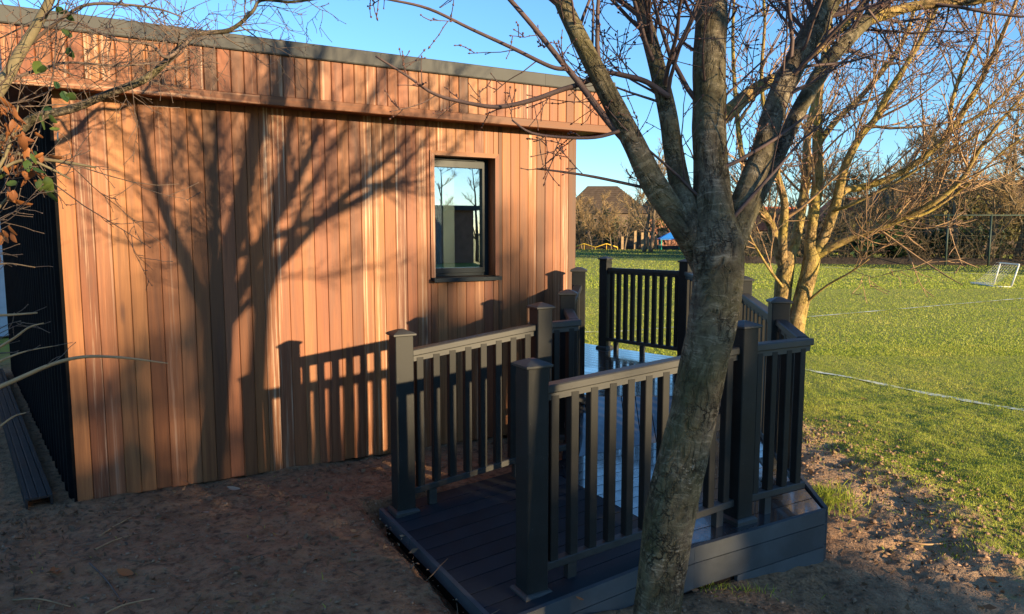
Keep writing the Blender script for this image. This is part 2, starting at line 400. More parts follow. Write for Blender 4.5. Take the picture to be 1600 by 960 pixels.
def ground_mat():
    M = Mat('earth_and_turf'); o = M.coord('Object')
    sep = M.n('SeparateXYZ'); M.l(o, sep.inputs[0]); X, Y = sep.outputs[0], sep.outputs[1]
    n1 = M.noise(o, 1.4, 5, .6); n2 = M.noise(o, 9, 6, .65); n3 = M.noise(o, 60, 5, .7); n4 = M.noise(o, 26, 3, .6)
    # soil
    soil = M.mix(M.ramp(n2, [(.3, 0.0), (.7, 1.0)]), (.205, .100, .047), (.385, .208, .106))
    soil = M.mix(M.math('MULTIPLY', M.ramp(n3, [(.5, 0.0), (.7, 1.0)]), .6), soil, (.30, .20, .135))
    soil = M.mix(M.math('MULTIPLY', M.ramp(n4, [(.3, 1.0), (.5, 0.0)]), .75), soil, (.045, .029, .020))
    soil = M.mix(M.math('MULTIPLY', M.ramp(M.noise(o, 2.6, 5, .7), [(.58, 0.0), (.7, .5)]), M.ramp(n3, [(.42, 0.0), (.6, 1.0)])), soil, (.075, .085, .03))
    dry = M.ramp(M.math('ADD', M.math('MULTIPLY', X, .25), M.math('MULTIPLY', n1, .15)), [(.46, 0.0), (.66, 1.0)])  # drier trodden earth, its colour also lightened to brighten the sunlit strip
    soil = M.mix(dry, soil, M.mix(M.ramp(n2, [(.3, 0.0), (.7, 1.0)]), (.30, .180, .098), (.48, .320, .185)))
    # turf
    turf = M.mix(M.ramp(M.noise(o, .35, 4, .6), [(.3, 0.0), (.7, 1.0)]), (.25, .27, .040), (.36, .35, .065))
    turf = M.mix(M.ramp(M.noise(o, 7, 5, .7), [(.35, 0.0), (.72, .8)]), turf, (.20, .18, .05))
    edge = M.math('ADD', M.math('SUBTRACT', X, 2.62), M.math('MULTIPLY', M.math('SUBTRACT', M.math('ADD', M.math('MULTIPLY', n1, .6), M.math('MULTIPLY', n2, .4)), .5), 2.4))
    past = M.math('MULTIPLY', M.math('MAXIMUM', M.math('SUBTRACT', Y, 6.0), 0.0), .25)
    edge = M.math('ADD', edge, past)
    far = M.ramp(M.math('MULTIPLY', Y, .1), [(.78, 0.0), (.92, 1.0)])
    mask = M.math('MAXIMUM', M.ramp(edge, [(0.0, 0.0), (.25, 1.0)]), far)
    behind = M.ramp(M.math('MULTIPLY', Y, -.1), [(.0, 0.0), (.3, 1.0)])
    mask = M.math('MAXIMUM', mask, behind)
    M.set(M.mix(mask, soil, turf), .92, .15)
    h = M.math('ADD', M.math('MULTIPLY', n3, .5), M.math('ADD', n4, n2))
    M.bump(h, .9, .03); return M.m
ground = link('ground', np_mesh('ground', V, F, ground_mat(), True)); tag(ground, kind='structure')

# pitch lines: sheets just above the turf
def line_strip(name, pts, w, lift=.02):
    b = MB(); L = []
    P = []
    for a, c in zip(pts[:-1], pts[1:]):
        n = max(2, int((c - a).length / .25))
        P += [a.lerp(c, i / n) for i in range(n)]
    P.append(pts[-1])
    for i, p in enumerate(P):
        t = (P[min(i + 1, len(P) - 1)] - P[max(i - 1, 0)]); t.z = 0; t.normalize(); s = Vector((-t.y, t.x, 0))
        ww = w * (.9 + .3 * noise.noise(p * 3)) / 2
        for k in (-1, 1):
            q = p + s * ww * k; q.z = ground_z(q.x, q.y) + relief(q.x, q.y) + lift; L.append(q)
    b.v = [tuple(q) for q in L]
    for i in range(len(P) - 1): b.face((2 * i, 2 * i + 2, 2 * i + 3, 2 * i + 1))
    o = b.build(name, m_chalk); tag(o, kind='structure'); return o
Mc = Mat('worn_chalk'); oc = Mc.coord('Object')
Mc.set(Mc.mix(Mc.ramp(Mc.math('ADD', Mc.math('MULTIPLY', Mc.noise(oc, 22, 5, .75), .6), Mc.math('MULTIPLY', Mc.noise(oc, 2.2, 3, .6), .4)), [(.455, 0.0), (.55, 1.0)]), (.27, .28, .05), (.78, .78, .66)), .9, .1); m_chalk = Mc.m
ZF = -.24
line_strip('pitch_line', [on_z(1255, 577, ZF), on_z(1380, 602, ZF), on_z(1600, 645, ZF), on_z(1750, 674, ZF)], .12, .0065)
line_strip('pitch_line', [on_z(880, 526, ZF), on_z(1255, 497, ZF), on_z(1600, 467, ZF), on_z(1900, 442, ZF)], .09, .016)
line_strip('pitch_line', [on_z(900, 404, ZF), on_z(1100, 407, ZF), on_z(1300, 419, ZF), on_z(1600, 432, ZF)], .14)

# ------------------------------------------------------------------ the garden room
A = Vector((-2.43, 3.87, 0)); U_ANG = math.atan2(.491, .871)
Ux = Vector((math.cos(U_ANG), math.sin(U_ANG), 0)); Nin = Vector((-Ux.y, Ux.x, 0))     # along the wall, into the room
def wall_hit(px, py, off=0.0):
    """(along, height) on the wall plane, off metres proud of it"""
    p0 = A - Nin * off
    a = (px - 800.0) / FPX; b = (480.0 - py) / FPX
    d = Vector((a, math.cos(PITCH) + b * math.sin(PITCH), -math.sin(PITCH) + b * math.cos(PITCH)))
    k = (p0 - Vector((0, 0, CAMZ))).dot(Nin) / d.dot(Nin)
    p = Vector((0, 0, CAMZ)) + d * k
    return (p - A).dot(Ux), p.z
LEN = wall_hit(900, 330)[0]
ZS = 2.245                                 # underside of the fascia
OV = .17                                   # how far the fascia stands proud
room = tag(empty('garden_room', A, U_ANG), 'flat roofed garden room clad in upright orange cedar boards behind the dark ramp', 'garden room')
w_l, w_t = wall_hit(671, 235); w_r, _ = wall_hit(778.5, 240); _, w_b = wall_hit(676, 434)
E_ANG = R(38) + U_ANG                      # the left end runs back at this angle (in room space: from local Y)
Eloc = Vector((-math.sin(R(38)), math.cos(R(38)), 0)); Eloc = Vector((Eloc.dot(Ux), Eloc.dot(Nin), 0))
rng = random.Random(4)
joints = [0.0]
while joints[-1] < LEN - .05: joints.append(joints[-1] + .0835 - .0045 * joints[-1] + rng.uniform(-.004, .004))
joints[-1] = LEN
def board(x0, x1, z0, z1, y, th=.018):
    b = MB(); g = .0007; w = x1 - x0 - 2 * g; c = .0032
    # weatherboard section: chamfered arrises and a tongue left deep in the joint
    b.box(-w / 2, w / 2, 0, th, 0, z1 - z0, ch=.0)
    b2 = MB()
    prof = [(-w / 2, th), (-w / 2, c), (-w / 2 + c, 0), (w / 2 - c * .6, 0), (w / 2, c * .6), (w / 2, th)]
    n = len(prof)
    for z in (0, z1 - z0):
        for (px_, py_) in prof: b2.v.append((px_, py_, z))
    for i in range(n): b2.face(((i + 1) % n, i, n + i, n + (i + 1) % n))
    b2.face(list(range(n))); b2.face([2 * n - 1 - i for i in range(n)])
    o = b2.build('cladding_board', m_cedar, room, ((x0 + x1) / 2, y + rng.uniform(-.0012, .0012), z0)); return o
for x0, x1 in zip(joints[:-1], joints[1:]):
    zb = .0 + rng.uniform(-.004, .004)
    if x1 <= w_l or x0 >= w_r: board(x0, x1, zb, ZS + .02, 0); continue
    if w_l - x0 > .012: board(x0, w_l - .0005, zb, ZS + .02, 0); x0 = w_l
    elif x1 - w_r > .012: board(w_r + .0005, x1, zb, ZS + .02, 0); x1 = w_r
    board(x0, x1, zb, w_b - .02, 0); board(x0, x1, w_t + .0005, ZS + .02, 0)
# structure behind the boards, with the opening left free
b = MB()
gl, gr, gb, gt = w_l + .012, w_r - .012, w_b, w_t - .012
b.box(.01, gl, .020, .16, .02, ZS + .3); b.box(gr, LEN - .01, .020, .16, .02, ZS + .3)
b.box(gl, gr, .020, .16, .02, gb); b.box(gl, gr, .020, .16, gt, ZS + .3)
b.build('wall_core', m_void, room)
# fascia: upright boards, bottom rail, metal edge
f0, f1 = -.19, LEN + .20; FZ0, FZ1, FZ2 = 2.232, 2.522, 2.604
x = f0; k = 0
while x < f1 - .01:
    x2 = min(f1, x + .0705 + rng.uniform(-.002, .002))
    if f1 - x2 < .03: x2 = f1
    b = MB(); w = x2 - x - .0016
    prof = [(-w / 2, .02), (-w / 2, .004), (-w / 2 + .004, 0), (w / 2 - .004, 0), (w / 2, .004), (w / 2, .02)]; n = len(prof)
    for z in (0, FZ1 - FZ0 - .055):
        for (q, r) in prof: b.v.append((q, r, z))
    for i in range(n): b.face(((i + 1) % n, i, n + i, n + (i + 1) % n))
    b.face(list(range(n))); b.face([2 * n - 1 - i for i in range(n)])
    b.build('fascia_board', m_cedar, room, ((x + x2) / 2, -OV, FZ0 + .055)); x = x2
for (xa, xb) in ((f0, f0 + 1.22), (f0 + 1.222, f0 + 2.5), (f0 + 2.502, f1)):
    b = MB(); b.box(xa, xb, -OV - .006, -OV + .022, FZ0, FZ0 + .054, ch=.003); b.build('fascia_rail', m_cedar_h, room)
b = MB(); b.box(f0 - .012, f1 + .012, -OV - .022, -OV + .3, FZ1 - .004, FZ2, ch=.006)
for xj in (.55, 1.75, 2.95): b.box(xj, xj + .004, -OV - .0235, -OV - .02, FZ1, FZ2 - .006)
b.build('roof_edge', m_cap, room)
# returns of the fascia at both ends, soffit, roof
def along(p, s): return (p[0] + Eloc.x * s, p[1] + Eloc.y * s)
for xe, nm in ((f1, 'right'), (f0, 'left')):
    p = (xe, -OV + .022)
    for i in range(30):
        q0 = along(p, i * .0705 + .002); q1 = along(p, (i + 1) * .0705 - .002); s = -.02 if xe == f1 else .02
        b = MB(); b.prism([q0, q1, (q1[0] + s, q1[1]), (q0[0] + s, q0[1])] if s > 0 else [(q0[0] + s, q0[1]), (q1[0] + s, q1[1]), q1, q0], 0, FZ1 - FZ0)
        b.build('fascia_board', m_cedar, room, (0, 0, FZ0 + .001))
    b = MB(); q0 = along(p, .28); q1 = along(p, 5.2); s = .012 if xe == f1 else -.012
    b.prism([(q0[0] - s * 6, q0[1]), (q0[0] + s, q0[1]), (q1[0] + s, q1[1]), (q1[0] - s * 6, q1[1])], FZ1 - .002, FZ2 - .002)
    b.build('roof_edge', m_cap, room)
b = MB(); q0 = along((f0 + .02, -OV + .024), 0); q1 = along(q0, 5.2); b.prism([q0, (f1 - .03, q0[1]), (f1 - .03 + Eloc.x * 5.2, q1[1]), q1], FZ0 + .012, FZ0 + .03)
b.build('soffit', m_cedar_h, room)
b = MB(); b.prism([q0, (f1 - .03, q0[1]), (f1 - .03 + Eloc.x * 5.2, q1[1]), q1], FZ1 - .02, FZ1 + .03); b.build('roof', m_cap, room)
# left end: black ribbed sheet; each sheet a part
s0 = .012
for k in range(5):
    b = MB(); pts = []
    n = 24
    for i in range(n + 1):
        s = s0 + i / n; dep = (0, 0, .022, .022)[i % 4] if i < n else 0
        q = along((-.004, .004), s); pts.append((q[0] - dep, q[1]))
    for z in (-.02, ZS + .005):
        for q in pts: b.v.append((q[0], q[1], z))
    for i in range(n): b.face((i + 1, i, n + 1 + i, n + 2 + i))
    b.build('ribbed_sheet', m_black, room); s0 += 1.0
b = MB(); q1 = along((0, .02), 5.0); b.prism([(0.003, .02), (.06, .02), (q1[0] + .06, q1[1]), (q1[0] + .003, q1[1])], -.02, ZS); b.build('wall_core', m_void, room)
b = MB(); b.box(-.012, .0035, -.004, .014, -.02, ZS + .01); b.build('corner_trim', m_black, room)
# right end and back (glazed side faces away), floor and ceiling inside
q1 = along((LEN - .012, .02), 5.0)
qa = along((LEN - .012, .02), .9); qb = along((LEN - .012, .02), 3.9)
for (pa, pb, z0_, z1_) in (((LEN - .012, .021), qa, 0, ZS), (qb, q1, 0, ZS), (qa, qb, 2.1, ZS)):
    b = MB(); b.prism([(pa[0] - .05, pa[1]), pa, pb, (pb[0] - .05, pb[1])], z0_, z1_); b.build('end_wall', m_cedar_h, room)
b = MB(); b.prism([(qa[0] - .03, qa[1]), (qa[0] - .024, qa[1]), (qb[0] - .024, qb[1]), (qb[0] - .03, qb[1])], .1, 2.1); b.build('glazed_door', m_glass, room)
b = MB(); e0 = along((.06, .16), 0); e1 = along((.06, .16), 4.7); b.prism([e0, (LEN - .06, .16), (LEN - .06 + Eloc.x * 4.7, e1[1]), e1], .05, .1); b.build('floor', m_room, room)
b = MB(); b.prism([e0, (LEN - .06, .16), (LEN - .06 + Eloc.x * 4.7, e1[1]), e1], ZS - .05, ZS); b.build('ceiling', m_room, room)
# back wall with a bright opening that shows through the window
b = MB(); yb = e1[1]; xa, xb = e1[0], LEN - .06 + Eloc.x * 4.7
b.box(xa, xa + .9, yb, yb + .1, .1, ZS - .05); b.box(xa + 2.3, xb, yb, yb + .1, .1, ZS - .05); b.box(xa + .9, xa + 2.3, yb, yb + .1, 1.95, ZS - .05)
b.build('back_wall', m_room, room)
# ---- window
win = empty('window', (0, 0, 0)); win.parent = room; win.location = (w_l, 0, w_b)
WW, WH = w_r - w_l, w_t - w_b; tw = .026
def wpart(nm, mat, *boxes, ch=0.0):
    b = MB()
    for q in boxes: b.box(*q, ch=ch)
    return b.build(nm, mat, win)
b = MB()                                                       # mitred cedar surround, three pieces
def mitre(nm, poly, y0, y1):
    b = MB(); n = len(poly)
    for y in (y0, y1):
        for (q, z) in poly: b.v.append((q, y, z))
    b.face(list(range(n))); b.face([2 * n - 1 - i for i in range(n)])
    for i in range(n): b.face(((i + 1) % n, i, n + i, n + (i + 1) % n))
    return b.build('surround', m_cedar if nm.endswith('side') else m_cedar_h, win)
tw = .030
mitre('surround', [(0, WH), (tw, WH - tw), (WW - tw, WH - tw), (WW, WH)], -.012, .10)
mitre('surround_side', [(0, 0), (tw, 0), (tw, WH - tw - .001), (0, WH - .001)], -.012, .10)
mitre('surround_side', [(WW - tw, 0), (WW, 0), (WW, WH - .001), (WW - tw, WH - tw - .001)], -.012, .10)
i0, i1, j0, j1 = tw, WW - tw, .0, WH - tw
fy = .098
wpart('frame', m_frame, (i0, i0 + .014, fy, fy + .058, j0, j1), (i1 - .014, i1, fy, fy + .06, j0, j1), (i0 + .014, i1 - .014, fy, fy + .06, j0, j0 + .02), (i0 + .014, i1 - .014, fy, fy + .06, j1 - .022, j1))
a0_, a1_, c0_, c1_ = i0 + .016, i1 - .016, j0 + .022, j1 - .024; sw = .036
sash = wpart('sash', m_frame, (a0_, a0_ + sw * .55, fy - .008, fy + .05, c0_, c1_), (a1_ - sw, a1_, fy - .008, fy + .05, c0_, c1_),
             (a0_ + sw * .55, a1_ - sw, fy - .008, fy + .05, c0_, c0_ + sw), (a0_ + sw * .55, a1_ - sw, fy - .008, fy + .05, c1_ - sw * 1.2, c1_))
wpart('pane', m_glass, (a0_ + sw * .55 - .004, a1_ - sw + .004, fy + .016, fy + .022, c0_ + sw - .004, c1_ - sw * 1.2 + .004))
wpart('vent', m_frame, (i0 + .03, i1 - .10, fy - .016, fy - .001, j1 - .018, j1 - .006))
wpart('sill', m_frame, (.004, WW - .002, -.055, .05, -.022, -.004), (.004, WW - .002, -.058, -.052, -.030, -.004))
wpart('blind', m_blind, (i0 + .20, i0 + .29, .30, .33, -.05, WH))

# ------------------------------------------------------------------ ramp and deck with its railings
ramp = tag(empty('access_ramp', (0, 0, 0)), 'charcoal composite access ramp and deck with post and baluster railings beside the cedar wall', 'ramp')
V2 = lambda p: Vector((p[0], p[1], 0))
uD = Vector((.871, .491, 0)); vD = Vector((.491, -.871, 0))          # along the ramp, towards the viewer
lD = Vector((math.sin(R(6)), math.cos(R(6)), 0)); lN = Vector((lD.y, -lD.x, 0))
HP, HR = .985, .875
posts = {  # x, y, base height, twist
    1: ((-.583, 3.73), .0, U_ANG), 2: ((.082, 2.85), .0, U_ANG), 3: ((.168, 4.15), .098, U_ANG), 6: ((1.115, 3.42), .083, U_ANG),
    4: ((.368, 4.70), .130, R(-6)), 5: ((.492, 5.28), .25, R(-6)), 7: ((1.536, 4.10), .135, R(-6)), 8: ((1.655, 5.11), .195, R(-6)),
    9: ((1.69, 6.96), .246, R(-43)), 10: ((1.005, 7.70), .246, R(-43))}
def post_mesh():
    b = MB(); b.box(-.05, .05, -.05, .05, 0, HP - .022, ch=.004); return b.mesh('post', m_post)
def cap_mesh():
    b = MB(); h = .062; n0 = len(b.v)
    rings = [(h - .006, 0), (h, .004), (h, .012), (h - .012, .019), (.012, .034)]
    for (r, z) in rings:
        for (sx, sy) in ((-1, -1), (1, -1), (1, 1), (-1, 1)): b.v.append((sx * r, sy * r, z))
    for i in range(len(rings) - 1):
        for j in range(4): b.face((i * 4 + j, i * 4 + (j + 1) % 4, (i + 1) * 4 + (j + 1) % 4, (i + 1) * 4 + j))
    b.face((3, 2, 1, 0)); k = (len(rings) - 1) * 4; b.face((k, k + 1, k + 2, k + 3)); return b.mesh('cap', m_rail)
def collar_mesh():
    b = MB(); 
    rings = [(.068, 0), (.068, .018), (.060, .026), (.052, .030)]
    for (r, z) in rings:
        for (sx, sy) in ((-1, -1), (1, -1), (1, 1), (-1, 1)): b.v.append((sx * r, sy * r, z))
    for i in range(3):
        for j in range(4): b.face((i * 4 + j, i * 4 + (j + 1) % 4, (i + 1) * 4 + (j + 1) % 4, (i + 1) * 4 + j))
    return b.mesh('collar', m_rail)
pm, cm, km = post_mesh(), cap_mesh(), collar_mesh()
for k, ((x, y), z, rz) in posts.items():
    p = link('post', pm, ramp, (x, y, z), (0, 0, rz))
    link('cap', cm, p, (0, 0, HP - .024)); link('collar', km, p, (0, 0, 0))
def P(k, h=0.0):
    (x, y), z, _ = posts[k]; return Vector((x, y, z + h))
C1 = Vector((.375, 4.275, .1)); C2 = Vector((1.50, 3.632, .083))
bal_cache = {}
def railing(a, b, n, inset=(.05, .05), feet=(), h0=.105, mit=(0, 0)):
    """one run from deck point a to deck point b: handrail > none, bottom rail, balusters under one panel part"""
    d = (b - a); flat = Vector((d.x, d.y, 0)); L = flat.length; fd = flat.normalized(); sl = d.z / L
    s0, s1 = inset[0], L - inset[1]
    pt = lambda s, h: a + fd * s + Vector((0, 0, sl * s + h))
    ang = math.atan2(fd.y, fd.x); lt = lambda s, h: Vector((s, 0, sl * s + h)); oa = dict(loc=tuple(a), rot=(0, 0, ang))
    m = MB(); m.bar(lt(s0 - mit[0], HR - .016), lt(s1 + mit[1], HR - .016), .062, .036, ch=.005)
    hr = m.build('handrail', m_rail, ramp, **oa)
    m = MB(); m.bar(lt(s0, HR - .048), lt(s1, HR - .048), .036, .03); m.build('rail_fillet', m_rail, hr)
    m = MB(); m.bar(lt(s0, h0), lt(s1, h0), .045, .036, ch=.004); br = m.build('bottom_rail', m_rail, ramp, **oa)
    w = .040
    for i in range(n):
        s = s0 + (s1 - s0) * (i + .5) / n
        za, zb = sl * s + h0 + .018, sl * s + HR - .062
        key = round(zb - za, 3)
        if key not in bal_cache:
            q = MB(); q.box(-w / 2, w / 2, -.020, .020, 0, zb - za + .02, ch=.003); bal_cache[key] = q.mesh('baluster', m_balu)
        o = link('baluster', bal_cache[key], ramp, tuple(a + fd * s + Vector((0, 0, za - .005))), (0, 0, ang))
    for s in feet:
        q = MB(); q.box(-.022, .022, -.018, .018, 0, h0 - .018); ss = s0 + (s1 - s0) * s
        q.build('rail_foot', m_rail, br, (ss, 0, sl * ss))
railing(P(2), P(6), 11, feet=(.13, .62, .92))
railing(P(1), P(3), 8, feet=(.15, .85))
railing(P(3), C1, 2, inset=(.05, -.02), mit=(0, .01)); railing(P(6), C2, 4, inset=(.05, -.02), feet=(.35,), mit=(0, .01))
railing(C2, P(7), 4, inset=(.035, .05)); railing(P(7), P(8), 8); railing(P(8), P(9), 12)
railing(C1, P(4), 4, inset=(.035, .05)); railing(P(4), P(5), 5); railing(P(10), P(9), 10, feet=(.12, .5))
# a second lit run beyond the deck end
B1 = Vector((1.42, 9.3, .246)); B2 = Vector((2.15, 9.0, .246))
# deck boards
def deck_board(poly4, top, th=.028, mat=None):
    """poly4: four corners (x, y) in order, top: z of each corner"""
    b = MB()
    p0 = Vector((poly4[0][0], poly4[0][1], 0)); d0 = Vector((poly4[2][0] - poly4[1][0], poly4[2][1] - poly4[1][1], 0)); an = math.atan2(d0.y, d0.x)
    ca, sa = math.cos(-an), math.sin(-an)
    for dz in (-th, 0):
        for (q, z) in zip(poly4, top):
            x, y = q[0] - p0.x, q[1] - p0.y; b.v.append((x * ca - y * sa, x * sa + y * ca, z + dz))
    b.face((3, 2, 1, 0)); b.face((4, 5, 6, 7))
    for i in range(4): b.face((i, (i + 1) % 4, 4 + (i + 1) % 4, 4 + i))
    o = b.build('deck_board', mat or m_deck, ramp, (p0.x, p0.y, 0), (0, 0, an)); return o
# leg one: boards run along the ramp; across it from the wall-side edge to the near edge
P1v, P2v = V2(posts[1][0]), V2(posts[2][0])
e_far = P1v - vD * .11 - uD * .10            # far left corner of the ramp
wide = (P2v - P1v).dot(vD) + .23
LEG = 1.02
nb = 11; bw = wide / nb
for i in range(nb):
    p0 = e_far + vD * (i * bw + .003); p1 = e_far + vD * ((i + 1) * bw - .003)
    deck_board([p0, p1, p1 + uD * LEG, p0 + uD * LEG], [-.004, -.004, .083, .083], mat=m_ramp)
# landing: boards along the ramp, level
LL = .55
def zlanding(i): return 0
for i in range(nb):
    p0 = e_far + uD * (LEG + .005) + vD * (i * bw + .003); p1 = e_far + uD * (LEG + .005) + vD * ((i + 1) * bw - .003)
    ext = .45 + .02 * (i % 2)
    # the diagonal leg cuts the landing's far side
    cut = lambda q: max(.02, ((C2 + lN * .10) - q).dot(lN) / uD.dot(lN))
    deck_board([p0, p1, p1 + uD * cut(p1), p0 + uD * cut(p0)], [.083] * 4)
# leg two: boards run away from the viewer, rising
c2 = V2(C2) + lN * .10
w2 = 1.36; nb2 = 13; bw2 = w2 / nb2
def z2(y): return .083 + max(0.0, min(1.0, (y - 4.15) / 1.25)) * .163
for i in range(nb2):
    o0 = c2 - lN * (i * bw2 + .003); o1 = c2 - lN * ((i + 1) * bw2 - .003)
    def start(o):                 # where this line leaves the landing's wall-side edge line
        q = e_far + uD * LEG
        t = (o - q).dot(vD) / -lD.dot(vD)
        return o + lD * max(t, 0)
    a, c = start(o0), start(o1)
    def stretch(o, y): return o + lD * ((y - o.y) / lD.y)
    y1, y2 = max(a.y, c.y) , 5.40
    s0_ = [a + lD * .004, c + lD * .004]
    deck_board([(s0_[1].x, s0_[1].y), (s0_[0].x, s0_[0].y), tuple(stretch(o0, y2 - .002))[:2], tuple(stretch(o1, y2 - .002))[:2]], [.083, .083, .246, .246])
# main deck in front of the room: boards run along the far edge
mdir = Vector((-.80, .60, 0)).normalized(); mn = Vector((mdir.y, -mdir.x, 0))      # along boards, away
mdir = (P(10) - P(9)); mdir.z = 0; mdir.normalize(); mn = Vector((mdir.y, -mdir.x, 0))
if mn.y < 0: mn = -mn
edge = V2(P(9)) + mn * .10 
for i in range(26):
    far0 = edge - mn * (i * .104 + .003); far1 = edge - mn * ((i + 1) * .104 - .003)
    def clipx(q):      # right end lies on the leg-two edge line
        t = (c2 - q).dot(lN) / mdir.dot(lN); return q + mdir * t
    a, c = clipx(far0), clipx(far1)
    def lowclip(q): return q
    la, lc = far0 + mdir * 3.6, far1 + mdir * 3.6
    if c.y < 5.45:
        # keep clear of leg two: start where y = 5.41 along this board
        t = (5.415 - far1.y) / mdir.y; c = far1 + mdir * t; t = (5.415 - far0.y) / mdir.y
        a2 = far0 + mdir * t
        if (a2 - a).dot(mdir) > 0: a = a2
    deck_board([tuple(c)[:2], tuple(a)[:2], tuple(la)[:2], tuple(lc)[:2]], [.246] * 4)
# skirting boards
def skirt(p, q, zt0, zt1, h, off=0.0):
    d = (q - p); d.z = 0; d.normalize(); s = Vector((d.y, -d.x, 0))
    b = MB(); th = .022
    pts = [p, q, q + s * th, p + s * th]
    for lo in (1, 0):
        for r, zt in zip(pts, (zt0, zt1, zt1, zt0)):
            e = r - p; b.v.append((e.x * d.x + e.y * d.y, -e.x * d.y + e.y * d.x, zt - h * lo))
    b.face((3, 2, 1, 0)); b.face((4, 5, 6, 7))
    for i in range(4): b.face((i, (i + 1) % 4, 4 + (i + 1) % 4, 4 + i))
    return b.build('skirting_board', m_skirt, ramp, (p.x, p.y, 0), (0, 0, math.atan2(d.y, d.x)))
n0 = e_far + vD * wide                        # near left corner
n1 = n0 + uD * LEG
kc = n0 + uD * (((c2 - n0).dot(lN)) / uD.dot(lN))        # outer corner of the landing
dirs = [(n0, n1, -.002, .085), (n1 + uD * .001, kc + uD * .006, .085, .085)]
for (p, q, za, zb) in dirs:
    skirt(p, q, za, zb, .075); skirt(p, q, za - .079, zb - .079, .118)
qq = n0 + uD * 1.30
skirt(qq, kc + uD * .006, .085 - .201, .085 - .201, .125)
f_ = kc + lD * 4.0
skirt(kc + uD * .02 + lD * .004, V2(f_) + lN * .01, .085, .25, .075); skirt(kc + uD * .02 + lD * .004, V2(f_) + lN * .01, .006, .17, .118); skirt(kc + uD * .02 + lD * .004, V2(f_) + lN * .01, -.116, .05, .125)
skirt(n0 + vD * .02 - uD * .001, e_far + vD * .45 - uD * .001, .0, .0, .06); skirt(e_far + vD * .445 - uD * .001, e_far - vD * .0 - uD * .001, .0, .0, .06)
# under-frame so that no light shows between the boards
b = MB()
b.prism([tuple((n0 + uD * .03 - vD * .01))[:2], tuple((n1 - vD * .01))[:2], tuple((kc - uD * .02 - vD * .01))[:2], tuple((kc - uD * .02 + lD * 3.6))[:2], (.55, 7.2), (.55, 4.6), tuple((e_far + uD * .05 + vD * .03))[:2]], -.3, -.09)
b.build('subframe', m_void, ramp)
for (p, q, za, zb) in ((e_far + uD * .03 + vD * .04, e_far + uD * 1.9 + vD * .04, -.05, .03), (n0 + uD * .03 - vD * .04, n0 + uD * 1.9 - vD * .04, -.05, .03)):
    b = MB(); b.bar(p + Vector((0, 0, za - .05)), q + Vector((0, 0, zb - .05)), .04, .1); b.build('joist', m_void, ramp)

# ------------------------------------------------------------------ trees
def smooth_path(pts, rad, n):
    """Catmull-Rom through the given points"""
    out, ro = [], []
    P_ = [pts[0] * 2 - pts[1]] + pts + [pts[-1] * 2 - pts[-2]]
    for i in range(1, len(P_) - 2):
        for k in range(n):
            t = k / n; a, b_, c, d = P_[i - 1], P_[i], P_[i + 1], P_[i + 2]
            out.append(.5 * ((2 * b_) + (c - a) * t + (2 * a - 5 * b_ + 4 * c - d) * t * t + (3 * b_ - a - 3 * c + d) * t ** 3))
            ro.append(rad[i - 1] * (1 - t) + rad[i] * t)
    out.append(pts[-1]); ro.append(rad[-1]); return out, ro

def twig_path(rg, p, d, L, n, wob, up):
    pts = [p.copy()]; d = d.normalized()
    for i in range(n):
        d = (d + Vector((rg.gauss(0, wob), rg.gauss(0, wob), rg.gauss(0, wob) + up))).normalized()
        pts.append(pts[-1] + d * (L / n))
    return pts

def add_twigs(mb, rg, path, rad, count, lens, levels, lo=.25, ang=(35, 65), sides=4, up=.05, wob=.10, rmin=.0016, bud=0.0, budmi=0, droop=None, rscale=.45):
    N = len(path)
    for _ in range(count):
        t = rg.uniform(lo, 1.0) * (N - 1.001); i = int(t); f = t - i
        p = path[i].lerp(path[i + 1], f); r = rad[i] * (1 - f) + rad[i + 1] * f
        d = (path[i + 1] - path[i]).normalized()
        e = d.orthogonal().normalized(); e.rotate(Matrix.Rotation(rg.uniform(0, 2 * math.pi), 3, d))
        a = R(rg.uniform(*ang)); d2 = d * math.cos(a) + e * math.sin(a)
        L = rg.uniform(*lens) * (1 - .35 * t / N); n = 6 if levels > 0 else 4
        pts = twig_path(rg, p, d2, L, n, wob, up)
        r0 = max(rmin * 1.3, min(r * rscale, L * .014)); rr = [r0 + (rmin - r0) * k / n for k in range(n + 1)]
        mb.tube(pts, rr, sides if r0 > .004 else 3, cap=False)
        if bud:
            for k in range(1, n + 1):
                if k == n or rg.random() < .45: mb.knob(pts[k], bud * rg.uniform(.7, 1.2), pts[k] - pts[k - 1], mi=budmi)
        if levels > 0:
            add_twigs(mb, rg, pts, rr, rg.randint(2, 4), (lens[0] * .4, lens[1] * .5), levels - 1, .2, ang, 3, up, wob, rmin, bud, budmi, None, .7)

def limb(tree, name, spec, mat, sides=12, n=6, rough=.06, twig=None, parent=None, seed=0.0):
    """spec: (px, py, depth, width px) through the photograph's limb"""
    pts = [at(a, b_, d) for (a, b_, d, w) in spec]; rad = [mw(w, d) / 2 for (a, b_, d, w) in spec]
    path, rr = smooth_path(pts, rad, n)
    b = MB(); b.tube(path, rr, sides, rough=rough, seed=seed); o = b.build(name, mat, parent or tree)
    return path, rr

